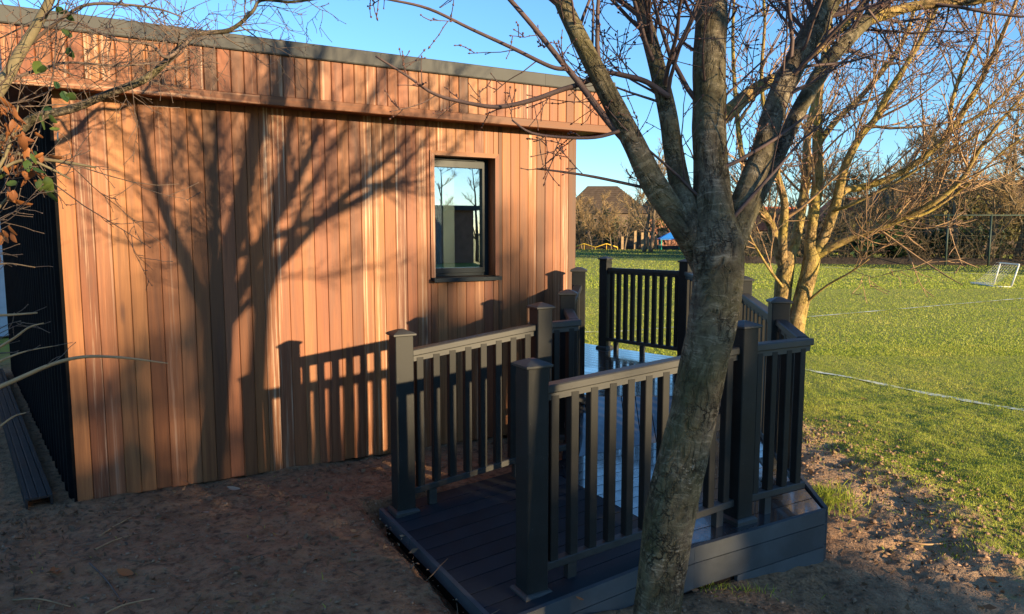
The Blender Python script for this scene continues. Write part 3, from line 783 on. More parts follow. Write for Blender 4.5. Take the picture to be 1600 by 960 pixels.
# --- the cherry in front of the ramp
D0 = 2.16
t1 = tag(empty('cherry_tree', at(1030, 965, D0)), 'leaning bare cherry tree with five stems growing right in front of the ramp railing', 'tree')
t1.location.z = -.3
_o = t1.location.copy()
def shift(tree):                                  # parts are built in world space; put them under the tree's own origin
    bpy.context.view_layer.update()
    for ch in tree.children: ch.matrix_parent_inverse = tree.matrix_world.inverted()
limbs1 = []
def L1(name, spec, sides=14, n=6, rough=.05, seed=0.0):
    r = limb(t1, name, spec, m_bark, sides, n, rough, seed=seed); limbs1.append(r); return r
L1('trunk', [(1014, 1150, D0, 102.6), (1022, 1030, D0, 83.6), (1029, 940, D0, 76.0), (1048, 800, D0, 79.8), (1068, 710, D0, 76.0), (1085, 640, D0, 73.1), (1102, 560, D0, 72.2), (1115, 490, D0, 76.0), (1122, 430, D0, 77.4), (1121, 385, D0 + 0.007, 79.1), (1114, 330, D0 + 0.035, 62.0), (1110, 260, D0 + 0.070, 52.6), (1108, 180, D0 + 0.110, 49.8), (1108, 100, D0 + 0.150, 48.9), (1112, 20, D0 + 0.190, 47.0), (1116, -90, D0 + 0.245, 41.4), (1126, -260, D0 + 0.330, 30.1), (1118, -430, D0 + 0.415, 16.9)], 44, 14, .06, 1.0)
limbA = L1('limb', [(1116, 450, D0 + .03, 43.7), (1092, 395, D0 + 0.045, 45.2), (1062, 348, D0 + 0.005, 39.0), (1022, 288, D0 + 0.011, 39.6), (988, 220, D0 + 0.018, 34.0), (952, 150, D0 + 0.025, 30.4), (916, 80, D0 + 0.032, 27.6), (886, 20, D0 + 0.038, 25.8), (862, -40, D0 + 0.044, 22.1), (825, -150, D0 + 0.055, 15.6), (800, -250, D0 + 0.065, 8.3)], 16, 7, .05, 5.0)
limbB = L1('limb', [(1104, 410, D0 + .04, 39.0), (1082, 352, D0 + 0.024, 32.8), (1064, 295, D0 + 0.052, 33.1), (1052, 235, D0 + 0.083, 30.4), (1042, 170, D0 + 0.115, 27.6), (1024, 95, D0 + 0.152, 24.8), (1004, 20, D0 + 0.190, 22.1), (985, -60, D0 + 0.230, 18.4), (965, -190, D0 + 0.295, 11.0)], 16, 7, .05, 9.0)
limbD = L1('limb', [(1126, 440, D0 - .01, 39.0), (1146, 375, D0 + 0.013, 39.0), (1166, 305, D0 + 0.048, 38.6), (1192, 235, D0 + 0.083, 35.0), (1214, 160, D0 + 0.120, 34.0), (1252, 80, D0 + 0.160, 35.0), (1294, 5, D0 + 0.198, 33.1), (1330, -80, D0 + 0.240, 25.8), (1370, -200, D0 + 0.300, 15.6)], 16, 7, .05, 13.0)
limbE = L1('limb', [(1152, 385, D0 + 0.020, 26.5), (1172, 335, D0 + 0.085, 21.8), (1200, 275, D0 + 0.163, 23.0), (1228, 215, D0 + 0.241, 23.0), (1257, 156, D0 + 0.317, 23.0), (1296, 94, D0 + 0.398, 23.0), (1345, 40, D0 + 0.468, 22.1), (1372, 15, D0 + 0.501, 18.4), (1430, -50, D0 + 0.585, 13.8), (1500, -130, D0 + 0.689, 7.4)], 14, 7, .05, 17.0)
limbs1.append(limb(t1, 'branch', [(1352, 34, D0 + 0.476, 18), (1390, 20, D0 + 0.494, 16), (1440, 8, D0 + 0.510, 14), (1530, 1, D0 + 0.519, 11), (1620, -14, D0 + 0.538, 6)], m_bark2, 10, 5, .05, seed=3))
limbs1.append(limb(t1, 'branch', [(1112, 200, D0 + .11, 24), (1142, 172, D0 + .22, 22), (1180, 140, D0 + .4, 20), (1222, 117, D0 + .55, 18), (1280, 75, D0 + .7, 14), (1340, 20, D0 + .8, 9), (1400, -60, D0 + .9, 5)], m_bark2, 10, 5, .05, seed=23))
brF = limb(t1, 'branch', [(996, 240, D0 + 0.016, 13), (950, 190, D0 + 0.021, 11), (905, 130, D0 + 0.027, 10), (880, 100, D0 + 0.030, 9), (840, 50, D0 + 0.035, 8), (797, 0, D0 + 0.040, 7), (760, -40, D0 + 0.044, 4)], m_twig, 8, 5, .03)
brF2 = limb(t1, 'branch', [(885, 108, D0 + 0.000, 7), (860, 104, D0 + 0.000, 6.5), (800, 75, D0 + 0.000, 6), (735, 45, D0 + 0.000, 5), (670, 14, D0 + 0.000, 4.5), (610, 0, D0 + 0.000, 3.5), (560, -8, D0 + 0.000, 2.2)], m_twig, 7, 5, .03)
brG = limb(t1, 'branch', [(948, 112, D0 + 0.043, 9), (910, 130, D0 + 0.041, 8), (876, 141, D0 + 0.039, 8), (830, 157, D0 + 0.036, 7.5), (782, 167, D0 + 0.035, 7), (740, 163, D0 + 0.036, 6), (681, 148, D0 + 0.038, 5), (635, 118, D0 + 0.042, 4), (587, 88, D0 + 0.047, 3)], m_twig, 7, 5, .03)
brH = limb(t1, 'branch', [(1030, 300, D0 + 0.020, 5), (1000, 292, D0 + 0.022, 5), (930, 277, D0 + 0.025, 4.5), (880, 269, D0 + 0.026, 3.5), (838, 264, D0 + 0.027, 2.5)], m_twig, 6, 4, .03)
brI = limb(t1, 'branch', [(1046, 152, D0 + 0.087, 9), (1010, 128, D0 + 0.095, 8.5), (970, 117, D0 + 0.099, 8), (945, 113, D0 + 0.100, 6)], m_twig, 7, 4, .03)
brJ = limb(t1, 'branch', [(1112, 268, D0 + .04, 7), (1142, 257, D0 + 0.037, 6.5), (1165, 245, D0 + 0.039, 6), (1215, 215, D0 + 0.046, 5), (1262, 180, D0 + 0.055, 4)], m_twig, 7, 4, .03)
brK = limb(t1, 'branch', [(968, 205, D0 + 0.000, 6), (930, 215, D0 + 0.000, 5), (880, 215, D0 + 0.000, 4.5), (830, 208, D0 + 0.000, 4), (800, 188, D0 + 0.000, 2.5)], m_twig, 6, 4, .03)
rg = random.Random(11)
tw1 = MB()
for (path, rr), c in ((limbs1[0], 26), (limbA, 20), (limbB, 28), (limbD, 30), (limbE, 30), (limbs1[5], 12), (limbs1[6], 16)):
    add_twigs(tw1, rg, path, rr, c, (.18, .75), 2, .5, (30, 60), 5, .04, .10, .0013, .0038, 1)
for (path, rr), c in ((brF, 9), (brF2, 8), (brG, 9), (brH, 3), (brI, 4), (brJ, 5), (brK, 6)):
    add_twigs(tw1, rg, path, rr, c, (.05, .22), 1, .15, (35, 75), 4, .05, .12, .0013, .0038, 1)
for (path, rr) in (limbs1[0], limbA, limbB, limbD, limbE):
    add_twigs(tw1, rg, path, rr, 7, (.5, 1.1), 2, .62, (22, 50), 5, .05, .08, .0022, .0035, 1)
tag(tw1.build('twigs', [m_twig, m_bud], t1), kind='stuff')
shift(t1)

# --- the sunlit cherry behind the ramp
D2 = 7.2
t2 = tag(empty('cherry_tree', at(1243, 520, D2)), 'sunlit spreading bare cherry tree on the grass behind the ramp corner', 'tree')
t2.location.z = -.25
limbs2 = []
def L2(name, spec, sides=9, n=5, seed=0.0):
    r = limb(t2, name, spec, m_bark2, sides, n, .06, seed=seed); limbs2.append(r); return r
d = D2
L2('trunk', [(1222, 640, d, 34), (1221, 560, d, 29), (1222, 480, d, 26), (1226, 430, d, 27), (1232, 405, d, 22), (1241, 380, d + .1, 12), (1249, 345, d + .25, 6)], 14, 6, 1)
L2('trunk', [(1232, 640, d - .1, 36), (1239, 540, d - .1, 29), (1250, 480, d - .1, 25), (1263, 430, d - .1, 26), (1269, 400, d - .1, 25), (1269, 375, d - .1, 14), (1271, 345, d - .1, 8)], 14, 6, 2)
L2('limb', [(1226, 425, d, 17), (1214, 385, d, 15), (1205, 352, d + .1, 14), (1190, 330, d + .1, 13), (1178, 312, d + .2, 12), (1160, 250, d + .3, 9), (1150, 160, d + .4, 7), (1145, 60, d + .4, 5), (1150, -60, d + .5, 3)], 9, 5, 3)
L2('limb', [(1224, 420, d, 14), (1223, 370, d - .1, 14), (1226, 320, d - .2, 12), (1216, 280, d - .3, 11), (1205, 230, d - .4, 8), (1190, 130, d - .5, 6), (1195, 20, d - .6, 4), (1180, -80, d - .6, 3)], 9, 5, 4)
L2('limb', [(1230, 415, d, 17), (1242, 380, d + .1, 16), (1252, 330, d + .3, 14), (1260, 270, d + .4, 15), (1263, 200, d + .5, 11), (1290, 100, d + .6, 8), (1300, 0, d + .7, 6), (1310, -90, d + .7, 3)], 9, 5, 5)
L2('limb', [(1268, 410, d - .1, 22), (1267, 375, d - .1, 18), (1272, 330, d - .1, 17), (1278, 280, d - .1, 17), (1277, 220, d - .1, 15), (1280, 150, d - .1, 11), (1290, 60, d - .1, 8), (1292, -40, d - .1, 5)], 10, 5, 6)
L2('limb', [(1270, 408, d - .1, 20), (1288, 370, d - .15, 16), (1306, 318, d - .2, 15), (1320, 262, d - .3, 13), (1345, 212, d - .4, 11), (1367, 187, d - .45, 10), (1389, 144, d - .5, 9), (1430, 78, d - .6, 7), (1458, 25, d - .7, 6), (1490, -50, d - .8, 3)], 10, 5, 7)
L2('limb', [(1277, 225, d - .1, 11), (1310, 185, d + .0, 9), (1349, 147, d + .1, 8), (1399, 84, d + .2, 7), (1424, 31, d + .3, 6), (1440, -50, d + .3, 3)], 8, 5, 8)
limbF = L2('branch', [(1272, 402, d - .1, 16), (1300, 386, d - .2, 13), (1340, 368, d - .3, 12), (1400, 346, d - .5, 11), (1460, 316, d - .7, 9), (1500, 283, d - .8, 7), (1530, 235, d - .9, 6), (1580, 170, d - 1, 4), (1640, 110, d - 1.1, 2)], 8, 5, 9)
limbG = L2('branch', [(1303, 318, d - .2, 11), (1320, 298, d - .2, 11), (1345, 293, d - .2, 11), (1392, 278, d - .3, 10), (1442, 247, d - .4, 10), (1489, 200, d - .5, 9), (1536, 119, d - .6, 8), (1561, 66, d - .7, 6), (1589, 0, d - .8, 5), (1620, -80, d - .9, 3)], 8, 5, 10)
L2('branch', [(1484, 207, d - .5, 7), (1487, 162, d - .5, 6), (1505, 106, d - .45, 5.5), (1530, 47, d - .4, 5), (1537, 0, d - .4, 4), (1545, -60, d - .4, 2)], 7, 4, 11)
L2('branch', [(1488, 203, d - .5, 6), (1530, 180, d - .6, 5), (1575, 140, d - .7, 4), (1640, 70, d - .8, 2)], 7, 4, 12)
L2('branch', [(1300, 330, d - .2, 6), (1330, 320, d - .4, 5), (1390, 290, d - .6, 5), (1450, 255, d - .8, 4), (1520, 215, d - 1, 3), (1600, 160, d - 1.1, 2)], 6, 4, 13)
L2('branch', [(1400, 346, d - .5, 6), (1450, 332, d - .5, 5), (1510, 290, d - .6, 4), (1570, 235, d - .7, 3), (1640, 190, d - .8, 2)], 6, 4, 14)
L2('branch', [(1232, 460, d, 5), (1205, 425, d - .2, 4), (1180, 385, d - .4, 3), (1168, 360, d - .5, 2)], 6, 4, 15)
L2('branch', [(1252, 480, d - .1, 5), (1290, 448, d - .3, 3.5), (1330, 425, d - .5, 3), (1358, 405, d - .6, 2)], 6, 4, 16)
rg = random.Random(5)
tw2 = MB()
for k, (path, rr) in enumerate(limbs2[2:]):
    c = 26 if k < 8 else (12 if k < 12 else 4)
    add_twigs(tw2, rg, path, rr, c, (.35, 1.25), 2, .22, (25, 55), 4, .06, .09, .0028, .006 if k < 8 else .005, 1)
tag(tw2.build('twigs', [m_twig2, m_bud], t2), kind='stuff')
shift(t2)

# --- branches that reach in from the left: a hazel whose trunk stands beside the frame
DH = 2.7
t3 = tag(empty('overhanging_tree', (-3.3, 2.4, 0)), 'bare overhanging tree reaching in from the left across the fascia, with ivy on its stem', 'tree')
limbs3 = []
def L3(name, spec, mat, sides=8, n=5, seed=0.0):
    r = limb(t3, name, spec, mat, sides, n, .06, seed=seed); limbs3.append(r); return r
L3('trunk', [(-220, 1100, 2.5, 60), (-190, 700, 2.5, 50), (-140, 400, 2.55, 40), (-70, 230, 2.6, 28), (0, 138, 2.6, 19), (32, 82, 2.6, 16), (60, 35, 2.6, 14), (82, -10, 2.6, 12), (110, -90, 2.6, 8)], m_hbark, 12, 6, 2)
L3('limb', [(-130, 380, 2.6, 26), (-60, 268, 2.9, 20), (28, 205, 3.1, 16), (56, 184, 3.15, 14), (116, 169, 3.2, 12), (169, 147, 3.2, 11.5), (225, 125, 3.2, 11), (259, 97, 3.2, 9), (303, 56, 3.2, 7.5), (359, 47, 3.2, 6.5), (394, 19, 3.2, 5), (408, 1, 3.2, 4.5), (455, 3, 3.2, 4), (500, -2, 3.2, 3)], m_bark, 10, 5, 4)
L3('branch', [(303, 56, 3.2, 6), (262, 90, 3.1, 5), (235, 70, 3.1, 4.5), (180, 62, 3.0, 4), (120, 36, 3.0, 3.5), (60, 34, 3, 3), (0, 60, 3, 2)], m_htwig, 6, 5)
L3('branch', [(40, 75, 2.7, 6), (90, 34, 2.7, 5), (135, 8, 2.7, 5), (200, 8, 2.7, 4), (250, 15, 2.7, 3), (285, 27, 2.7, 2)], m_htwig, 6, 5)
L3('branch', [(-60, 265, 2.6, 9), (0, 240, 2.6, 8), (60, 248, 2.6, 6), (110, 255, 2.6, 4.5), (150, 262, 2.6, 3)], m_hbark, 6, 5)
L3('branch', [(-10, 145, 2.6, 6), (30, 120, 2.7, 5), (75, 105, 2.8, 5), (110, 98, 2.8, 4), (190, 103, 2.9, 3.5), (260, 96, 3, 3)], m_htwig, 6, 5)
rg = random.Random(21); tw3 = MB()
for k, (path, rr) in enumerate(limbs3):
    add_twigs(tw3, rg, path, rr, (10, 26, 14, 12, 5, 12)[k], (.12, .62), 2, .42 if k < 2 else .2, (30, 65), 4, -.01, .13, .0011, .0022, 0)
tag(tw3.build('twigs', m_htwig, t3), kind='stuff')
def leaf_mesh(name, mat, L=.05, Wd=.032, curl=.5, lobes=False):
    b = MB(); n = 4
    for i in range(n + 1):
        t = i / n; w = Wd * (math.sin(math.pi * min(1, t * .92 + .06)) ** .8) * (1.25 if lobes and i in (1,) else 1)
        z = curl * L * (t * t) * .6
        for sx in (-1, 0, 1): b.v.append((sx * w / 2, t * L, z + abs(sx) * Wd * .22 * curl))
    for i in range(n):
        for j in range(2): b.face((i * 3 + j, i * 3 + j + 1, i * 3 + j + 4, i * 3 + j + 3), smooth=True)
    return b.mesh(name, mat)
lm_brown = [leaf_mesh('dry_leaf', m_brown, .062, .036, 1.1), leaf_mesh('dry_leaf', m_brown, .05, .032, .7)]
lm_ivy = leaf_mesh('ivy_leaf', m_ivy, .052, .040, .5, True)
rg = random.Random(9)
def leaf_at(par, name, me, px, py, dep, sc=1.0):
    o = link(name, me, par, tuple(at(px, py, dep)), (rg.uniform(-2.2, -.7), rg.uniform(-.6, .6), rg.uniform(-2.6, 2.6))); o.scale = (sc,) * 3; return o
# ivy stem hanging in front of the corner
L3('ivy_stem', [(92, -10, 2.75, 2.5), (88, 50, 2.75, 2.2), (84, 110, 2.75, 2.2), (72, 160, 2.75, 2), (62, 205, 2.75, 1.8), (45, 240, 2.75, 1.6), (20, 280, 2.75, 1.5)], m_htwig, 5, 5)
for (px, py) in ((88, 12), (96, 20), (60, 96), (70, 100), (104, 48), (108, 55), (100, 78), (108, 76), (92, 132), (98, 140), (106, 148), (66, 170), (74, 178), (62, 180), (84, 200), (88, 207), (46, 222), (52, 236), (66, 282), (73, 278), (80, 284), (78, 296)):
    leaf_at(t3, 'ivy_leaf', lm_ivy, px + rg.uniform(-3, 3), py + rg.uniform(-3, 3), 2.72, rg.uniform(.6, 1.05))
shift(t3)

# --- shrub with dry brown leaves at the left edge
sh = tag(empty('beech_shrub', (-2.2, 2.55, 0)), 'low shrub keeping dry brown leaves at the left edge before the black end wall', 'shrub')
rg = random.Random(31); tws = MB(); DS = 2.35
stems = [[(-60, 420, DS, 7), (-20, 300, DS, 6), (10, 240, DS, 5), (22, 200, DS, 4), (28, 165, DS, 2.5)], [(-80, 480, DS, 6), (-30, 380, DS, 5), (-5, 330, DS, 4), (20, 300, DS, 2.5)],
         [(-60, 330, DS, 6), (0, 268, DS, 5.5), (40, 250, DS, 5), (75, 262, DS, 4), (110, 280, DS, 2.5)], [(-90, 650, DS, 9), (-60, 530, DS, 8), (-60, 420, DS, 7)], [(-70, 900, DS, 12), (-85, 780, DS, 10), (-90, 650, DS, 9)]]
for sp in stems:
    p, r_ = limb(sh, 'stem', sp, m_hbark, 6, 4, .04)
    add_twigs(tws, rg, p, r_, 9, (.08, .3), 1, .1, (30, 60), 3, .02, .12, .0012, .0025, 0)
for sp in ([(-40, 622, 2.2, 8), (20, 596, 2.2, 7), (80, 570, 2.2, 6), (130, 558, 2.2, 5), (190, 559, 2.2, 4), (262, 568, 2.2, 2)], [(-30, 560, 2.3, 5), (20, 530, 2.3, 4), (45, 512, 2.3, 3), (68, 505, 2.3, 1.5)],
           [(-30, 494, 2.3, 5), (20, 492, 2.3, 4), (58, 489, 2.3, 2.5)], [(-30, 420, 2.3, 3), (10, 412, 2.3, 2.5), (55, 418, 2.3, 1.5)], [(-40, 700, 2.3, 4), (15, 655, 2.3, 3), (40, 645, 2.3, 1.5)],
           [(-30, 580, 2.25, 4), (10, 560, 2.25, 3.5), (45, 548, 2.25, 2), (90, 540, 2.3, 1.2)]):
    p, r_ = limb(sh, 'stem', sp, m_stem, 6, 5, .03)
    add_twigs(tws, rg, p, r_, 2, (.04, .12), 0, .3, (25, 50), 3, .0, .1, .001, .002, 0)
tag(tws.build('twigs', m_htwig, sh), kind='stuff')
for k in range(60):
    c = [(10, 160), (20, 190), (8, 205), (40, 205), (15, 230), (45, 235), (62, 240), (30, 262), (5, 300), (5, 250), (48, 278), (5, 370), (28, 215), (8, 350)][k % 14]
    leaf_at(sh, 'dry_leaf', lm_brown[k % 2], c[0] + rg.gauss(0, 9), c[1] + rg.gauss(0, 10), DS + rg.uniform(-.06, .06), rg.uniform(.4, .95))
for (px, py) in ((42, 250), (50, 262), (60, 280), (70, 276), (82, 288), (8, 272), (14, 284), (48, 240), (74, 300)):
    leaf_at(sh, 'green_leaf', lm_ivy, px, py, DS - .02, rg.uniform(.6, 1.0))
shift(sh)

# ------------------------------------------------------------------ trees that stand behind the viewer, towards the sun: they shade the foreground
Q = Vector((.663, .749, 0)); TS = Vector((.749, -.663, 0))
def sunpos(q, D): 
    p = Q * q + TS * D; return Vector((p.x, p.y, -.2))
def leaf_cloud(name, mat, pts, size, rg, parent=None):
    n = len(pts); P_ = np.array(pts); d1 = np.random.RandomState(rg.randint(0, 9999)).normal(size=(n, 3)); d2 = np.random.RandomState(rg.randint(0, 9999)).normal(size=(n, 3))
    d1 /= np.linalg.norm(d1, axis=1)[:, None]; d2 -= (d1 * d2).sum(1)[:, None] * d1; d2 /= np.linalg.norm(d2, axis=1)[:, None]
    s = np.array([rg.uniform(*size) for _ in range(n)])[:, None]
    v = np.stack([P_ - d1 * s, P_ + d2 * s * .45, P_ + d1 * s, P_ - d2 * s * .45], axis=1).reshape(-1, 3)
    f = np.arange(4 * n).reshape(-1, 4)
    return link(name, np_mesh(name, v, f, mat), parent)
def bush_points(rg, n, cx, cy, cz, rx, ry, rz, clumps=14, boxy=False):
    cs = []
    for _ in range(clumps):
        while True:
            u = Vector((rg.uniform(-1, 1), rg.uniform(-1, 1), rg.uniform(-1, 1)))
            if boxy:
                u = Vector((u.x * .8, u.y * .8, -.95 + 1.85 * rg.random() ** 1.55)); break
            if u.length < .85: break
        cs.append((u, rg.uniform(.25, .5)))
    out = []
    for _ in range(n):
        c, r = rg.choice(cs); u = c + Vector((rg.gauss(0, 1), rg.gauss(0, 1), rg.gauss(0, 1))) * r * (.5 if not boxy else .38)
        out.append((cx + u.x * rx, cy + u.y * ry, max(.02, cz + u.z * rz)))
    return out
def make_bush(name, label, cat, pos, rx, ry, h, n, size, mat, seed, group=None, trunk=True, boxy=False):
    rg = random.Random(seed); t = tag(empty(name, pos), label, cat, group)
    leaf_cloud('foliage', mat, bush_points(rg, n, 0, 0, h * .52, rx, ry, h * .5, 30 if boxy else 14, boxy), size, rg, t)
    if trunk:
        b = MB()
        for k in range(4):
            b.tube(twig_path(rg, Vector((rg.uniform(-.2, .2), rg.uniform(-.2, .2), -.1)), Vector((rg.uniform(-.3, .3), rg.uniform(-.3, .3), 1)), h * .75, 6, .1, .05), [.09 - .012 * i for i in range(7)], 6)
        b.build('trunk', m_bgtrunk, t)
    return t
SD = 20.0
k_el = math.tan(SUN_EL)
for i, (q, w, n, rx) in enumerate(((-1.0, 2.25, 3300, 1.0), (.55, 2.15, 3000, .85), (1.62, 2.05, 2000, .55), (2.62, 1.08, 2100, .55), (3.56, 1.62, 3400, .40))):
    H = w + SD * k_el + .2
    make_bush('laurel_tree', ('dark leafy evergreen tree standing behind the viewer, farthest from the field', 'dark leafy evergreen tree behind the viewer, second from its far end', 'dark leafy evergreen tree behind the viewer, in the middle of its row', 'narrow dark evergreen tree behind the viewer, next to the tallest',
        'tallest narrow evergreen tree behind the viewer, nearest the field')[i], 'tree', sunpos(q, SD + (i % 2) * 1.2), rx, .8, H, n, (.10, .2), m_ever, 50 + i, 'evergreen trees behind the viewer', True, True)

# ------------------------------------------------------------------ bare trees: generator for the background
def bare_tree(name, label, cat, pos, h, spread, seed, group, mat_t=None, mat_w=None, n1=9, n2=7, n3=6, rtw=.012, multi=1):
    rg = random.Random(seed); t = tag(empty(name, pos), label, cat, group)
    b = MB(); w = MB()
    for _ in range(multi):
        base = Vector((rg.uniform(-.3, .3), rg.uniform(-.3, .3), -.1)) if multi > 1 else Vector((0, 0, -.1))
        tr = twig_path(rg, base, Vector((rg.uniform(-.15, .15) * multi, rg.uniform(-.1, .1) * multi, 1)), h * .8, 7, .06, .05)
        r0 = h * .017; rr = [r0 * (1 - .85 * i / 7) for i in range(8)]; b.tube(tr, rr, 6)
        for k in range(n1):
            f = rg.uniform(.18, .98) * 6.99; i = int(f); p = tr[i].lerp(tr[i + 1], f - i)
            az = rg.uniform(0, 6.283); L = spread * rg.uniform(.6, 1.1) * (1 - .45 * f / 7)
            l1 = twig_path(rg, p, Vector((math.cos(az), math.sin(az), rg.uniform(.35, 1.0))), L, 5, .10, .08); r1 = rr[i] * .5
            b.tube(l1, [max(rtw, r1 * (1 - .8 * j / 5)) for j in range(6)], 4, cap=False)
            for m in range(n2):
                g = rg.uniform(.15, .98) * 4.99; j = int(g); p2 = l1[j].lerp(l1[j + 1], g - j)
                d2 = (l1[j + 1] - l1[j]).normalized() + Vector((rg.gauss(0, .6), rg.gauss(0, .6), rg.gauss(.25, .4)))
                l2 = twig_path(rg, p2, d2, L * rg.uniform(.3, .6), 4, .12, .05)
                w.tube(l2, [rtw * 1.2 * (1 - .6 * q / 4) for q in range(5)], 3, cap=False)
                for _m in range(n3):
                    g2 = rg.uniform(.1, .98) * 3.99; j2 = int(g2); p3 = l2[j2].lerp(l2[j2 + 1], g2 - j2)
                    d3 = (l2[j2 + 1] - l2[j2]).normalized() + Vector((rg.gauss(0, .6), rg.gauss(0, .6), rg.gauss(.15, .4)))
                    w.tube(twig_path(rg, p3, d3, L * rg.uniform(.12, .28), 2, .12, .03), [rtw * .7, rtw * .55, rtw * .4], 3, cap=False)
    b.build('trunk', mat_t or m_bgtrunk, t); tag(w.build('twigs', mat_w or m_bgtwig, t), kind='stuff')
    return t
# a neighbour cherry just right of the viewer throws the second trunk shadow on the cedar
TD = .9
t0 = tag(empty('cherry_tree', tuple(sunpos(2.3, TD))), 'slim bare cherry tree standing just right of the viewer outside the picture', 'tree')
def sun_up(px, py, dd=0.0):
    u_, z_ = wall_hit(px, py); p = A + Ux * u_; q_ = p.dot(Q); a_ = p.dot(-TS); D_ = TD + dd
    w_ = Q * q_ + TS * D_; return Vector((w_.x, w_.y, z_ + (a_ + D_) * k_el))
tw0 = MB(); rg = random.Random(64)
for k, (nm, sp) in enumerate((('trunk', [(396, 1000, 0, .125), (398, 800, 0, .118), (402, 640, 0, .112), (405, 550, 0, .11), (409, 490, 0, .108), (412, 440, 0, .08)]),
        ('limb', [(406, 500, 0, .08), (396, 430, -.05, .062), (387, 370, -.1, .055), (383, 300, -.15, .05), (385, 225, -.2, .042), (396, 140, -.25, .035), (400, 60, -.3, .028), (402, -60, -.3, .015)]),
        ('limb', [(411, 460, 0, .095), (418, 400, .02, .085), (428, 330, .05, .078), (441, 258, .1, .066), (456, 188, .1, .055), (470, 120, .15, .045), (480, 60, .15, .036), (492, -60, .2, .018)]),
        ('limb', [(414, 470, 0, .08), (438, 405, .1, .066), (470, 332, .2, .058), (500, 268, .3, .05), (532, 212, .4, .044), (562, 146, .5, .036), (588, 90, .5, .030), (640, -10, .6, .015)]),
        ('branch', [(420, 440, 0, .05), (440, 395, -.1, .042), (500, 350, -.2, .034), (570, 314, -.3, .028), (640, 276, -.4, .022), (720, 226, -.5, .014)]),
        ('branch', [(452, 375, .15, .035), (520, 300, .2, .03), (585, 235, .3, .024), (650, 165, .3, .018), (710, 100, .4, .012)]),
        ('branch', [(389, 340, -.1, .03), (350, 285, -.15, .024), (318, 240, -.2, .02), (290, 170, -.2, .014), (270, 100, -.2, .01)]),
        ('branch', [(430, 320, .05, .032), (412, 255, .1, .026), (418, 190, .1, .022), (432, 120, .2, .018), (440, 40, .2, .012)]),
        ('branch', [(436, 430, 0, .02), (480, 432, -.1, .016), (530, 428, -.1, .012), (580, 415, -.2, .008)]))):
    pts = [sun_up(px, py, dd) for (px, py, dd, w) in sp]; path, rr = smooth_path(pts, [w / 2 for (_a, _b, _c, w) in sp], 5)
    b = MB(); b.tube(path, rr, 10, rough=.05, seed=k); b.build(nm, m_bark, t0)
    if k: add_twigs(tw0, rg, path, rr, 13 if k < 4 else 8, (.2, .75), 2, .25, (22, 50), 4, .05, .09, .0019, .003, 1)
tag(tw0.build('twigs', [m_twig, m_bud], t0), kind='stuff'); shift(t0)
bare_tree('bare_tree', 'bare tree standing behind the viewer beyond the evergreens', 'tree', tuple(sunpos(1.45, 23)), 8.2, 1.15, 78, None, m_bark, m_twig, 26, 9, 4, .012)

# ------------------------------------------------------------------ background
def ground_at(px, depth): 
    p = at(px, 400, depth); p.z = ground_z(p.x, p.y); return p
bgs = [ # px, depth, height, spread
    (1010, 62, 10.5, 3.6), (975, 70, 6, 2.8), (1075, 58, 8, 3.4), (1165, 50, 7, 3.0), (1225, 46, 7.5, 3.0), (1290, 44, 8, 3.2), (1345, 43, 7, 3.0), (1395, 42, 8.0, 3.2),
    (1450, 41, 8.6, 3.2), (1497, 40, 8.6, 3.0), (1540, 39, 10, 3.2), (1585, 38.5, 11.5, 3.6), (1625, 38, 11.5, 3.6), (925, 72, 5.0, 2.4), (955, 73, 4.6, 2.2), (905, 74, 6.0, 2.4), (940, 75, 6.4, 2.6), (1420, 48, 9.0, 3.4), (1480, 50, 10.5, 3.8), (1560, 47, 12.5, 4.0), (1350, 50, 7.5, 3.2)]
bl = ['tall bare tree rising behind the left limb of the front cherry', 'bare tree before the hip roofed house, just left of the front cherry', 'bare tree seen between the stems of the front cherry',
      'bare tree just right of the front cherry trunk', 'bare tree behind the left stems of the sunlit cherry', 'bare tree directly behind the sunlit cherry', 'bare tree right of the sunlit cherry, before the brown roof',
      'bare tree behind the dark evergreen bush', 'bare tree by the left net post at the field edge', 'bare tree between the net posts at the field edge', 'pale stemmed bare tree left of the small goal',
      'tallest bare tree behind the small goal', 'bare tree at the right border behind the goal', 'twiggy bare tree before the hip roof, next to the cedar corner', 'low twiggy tree above the yellow climbing beam', 'bare tree half hidden by the cedar corner', 'slender bare tree rising in front of the hip roof ridge', 'tall hazy bare tree behind the evergreen bush', 'tall hazy bare tree above the long brown roof', 'tall hazy bare tree above the small goal', 'hazy bare tree behind the outer limbs of the sunlit cherry']
for i, (px, dep, h, sp) in enumerate(bgs):
    bare_tree('bare_tree', bl[i], 'tree', tuple(ground_at(px, dep)), h, sp, 100 + i, 'bare trees along the field edge', None, None, 11, 9, 8, .02 if dep < 50 else .024, 1 if i % 3 else 2)
# brushwood under the trees: one tangled mass
rg = random.Random(3); bw_ = MB()
for k in range(620):
    if k < 420: px = rg.uniform(1130, 1700); dep = 42 - (px - 1130) / 570 * 5 + rg.uniform(-.8, 1.6)
    else: px = rg.uniform(860, 1110); dep = rg.uniform(73, 77)
    p = ground_at(px, dep); L = rg.uniform(1.0, 3.2) * (1 if k < 420 else 1.2)
    pts = twig_path(rg, p, Vector((rg.gauss(0, .4), rg.gauss(0, .3), 1)), L, 4, .18, 0); r0 = rg.uniform(.014, .03)
    bw_.tube(pts, [r0 * (1 - .18 * i) for i in range(5)], 3, cap=False)
    for _ in range(5):
        i = rg.randint(0, 3); bw_.tube(twig_path(rg, pts[i].lerp(pts[i + 1], rg.random()), Vector((rg.gauss(0, 1), rg.gauss(0, .6), rg.gauss(.5, .6))), L * rg.uniform(.2, .5), 3, .2, 0), [.014, .012, .010, .008], 3, cap=False)
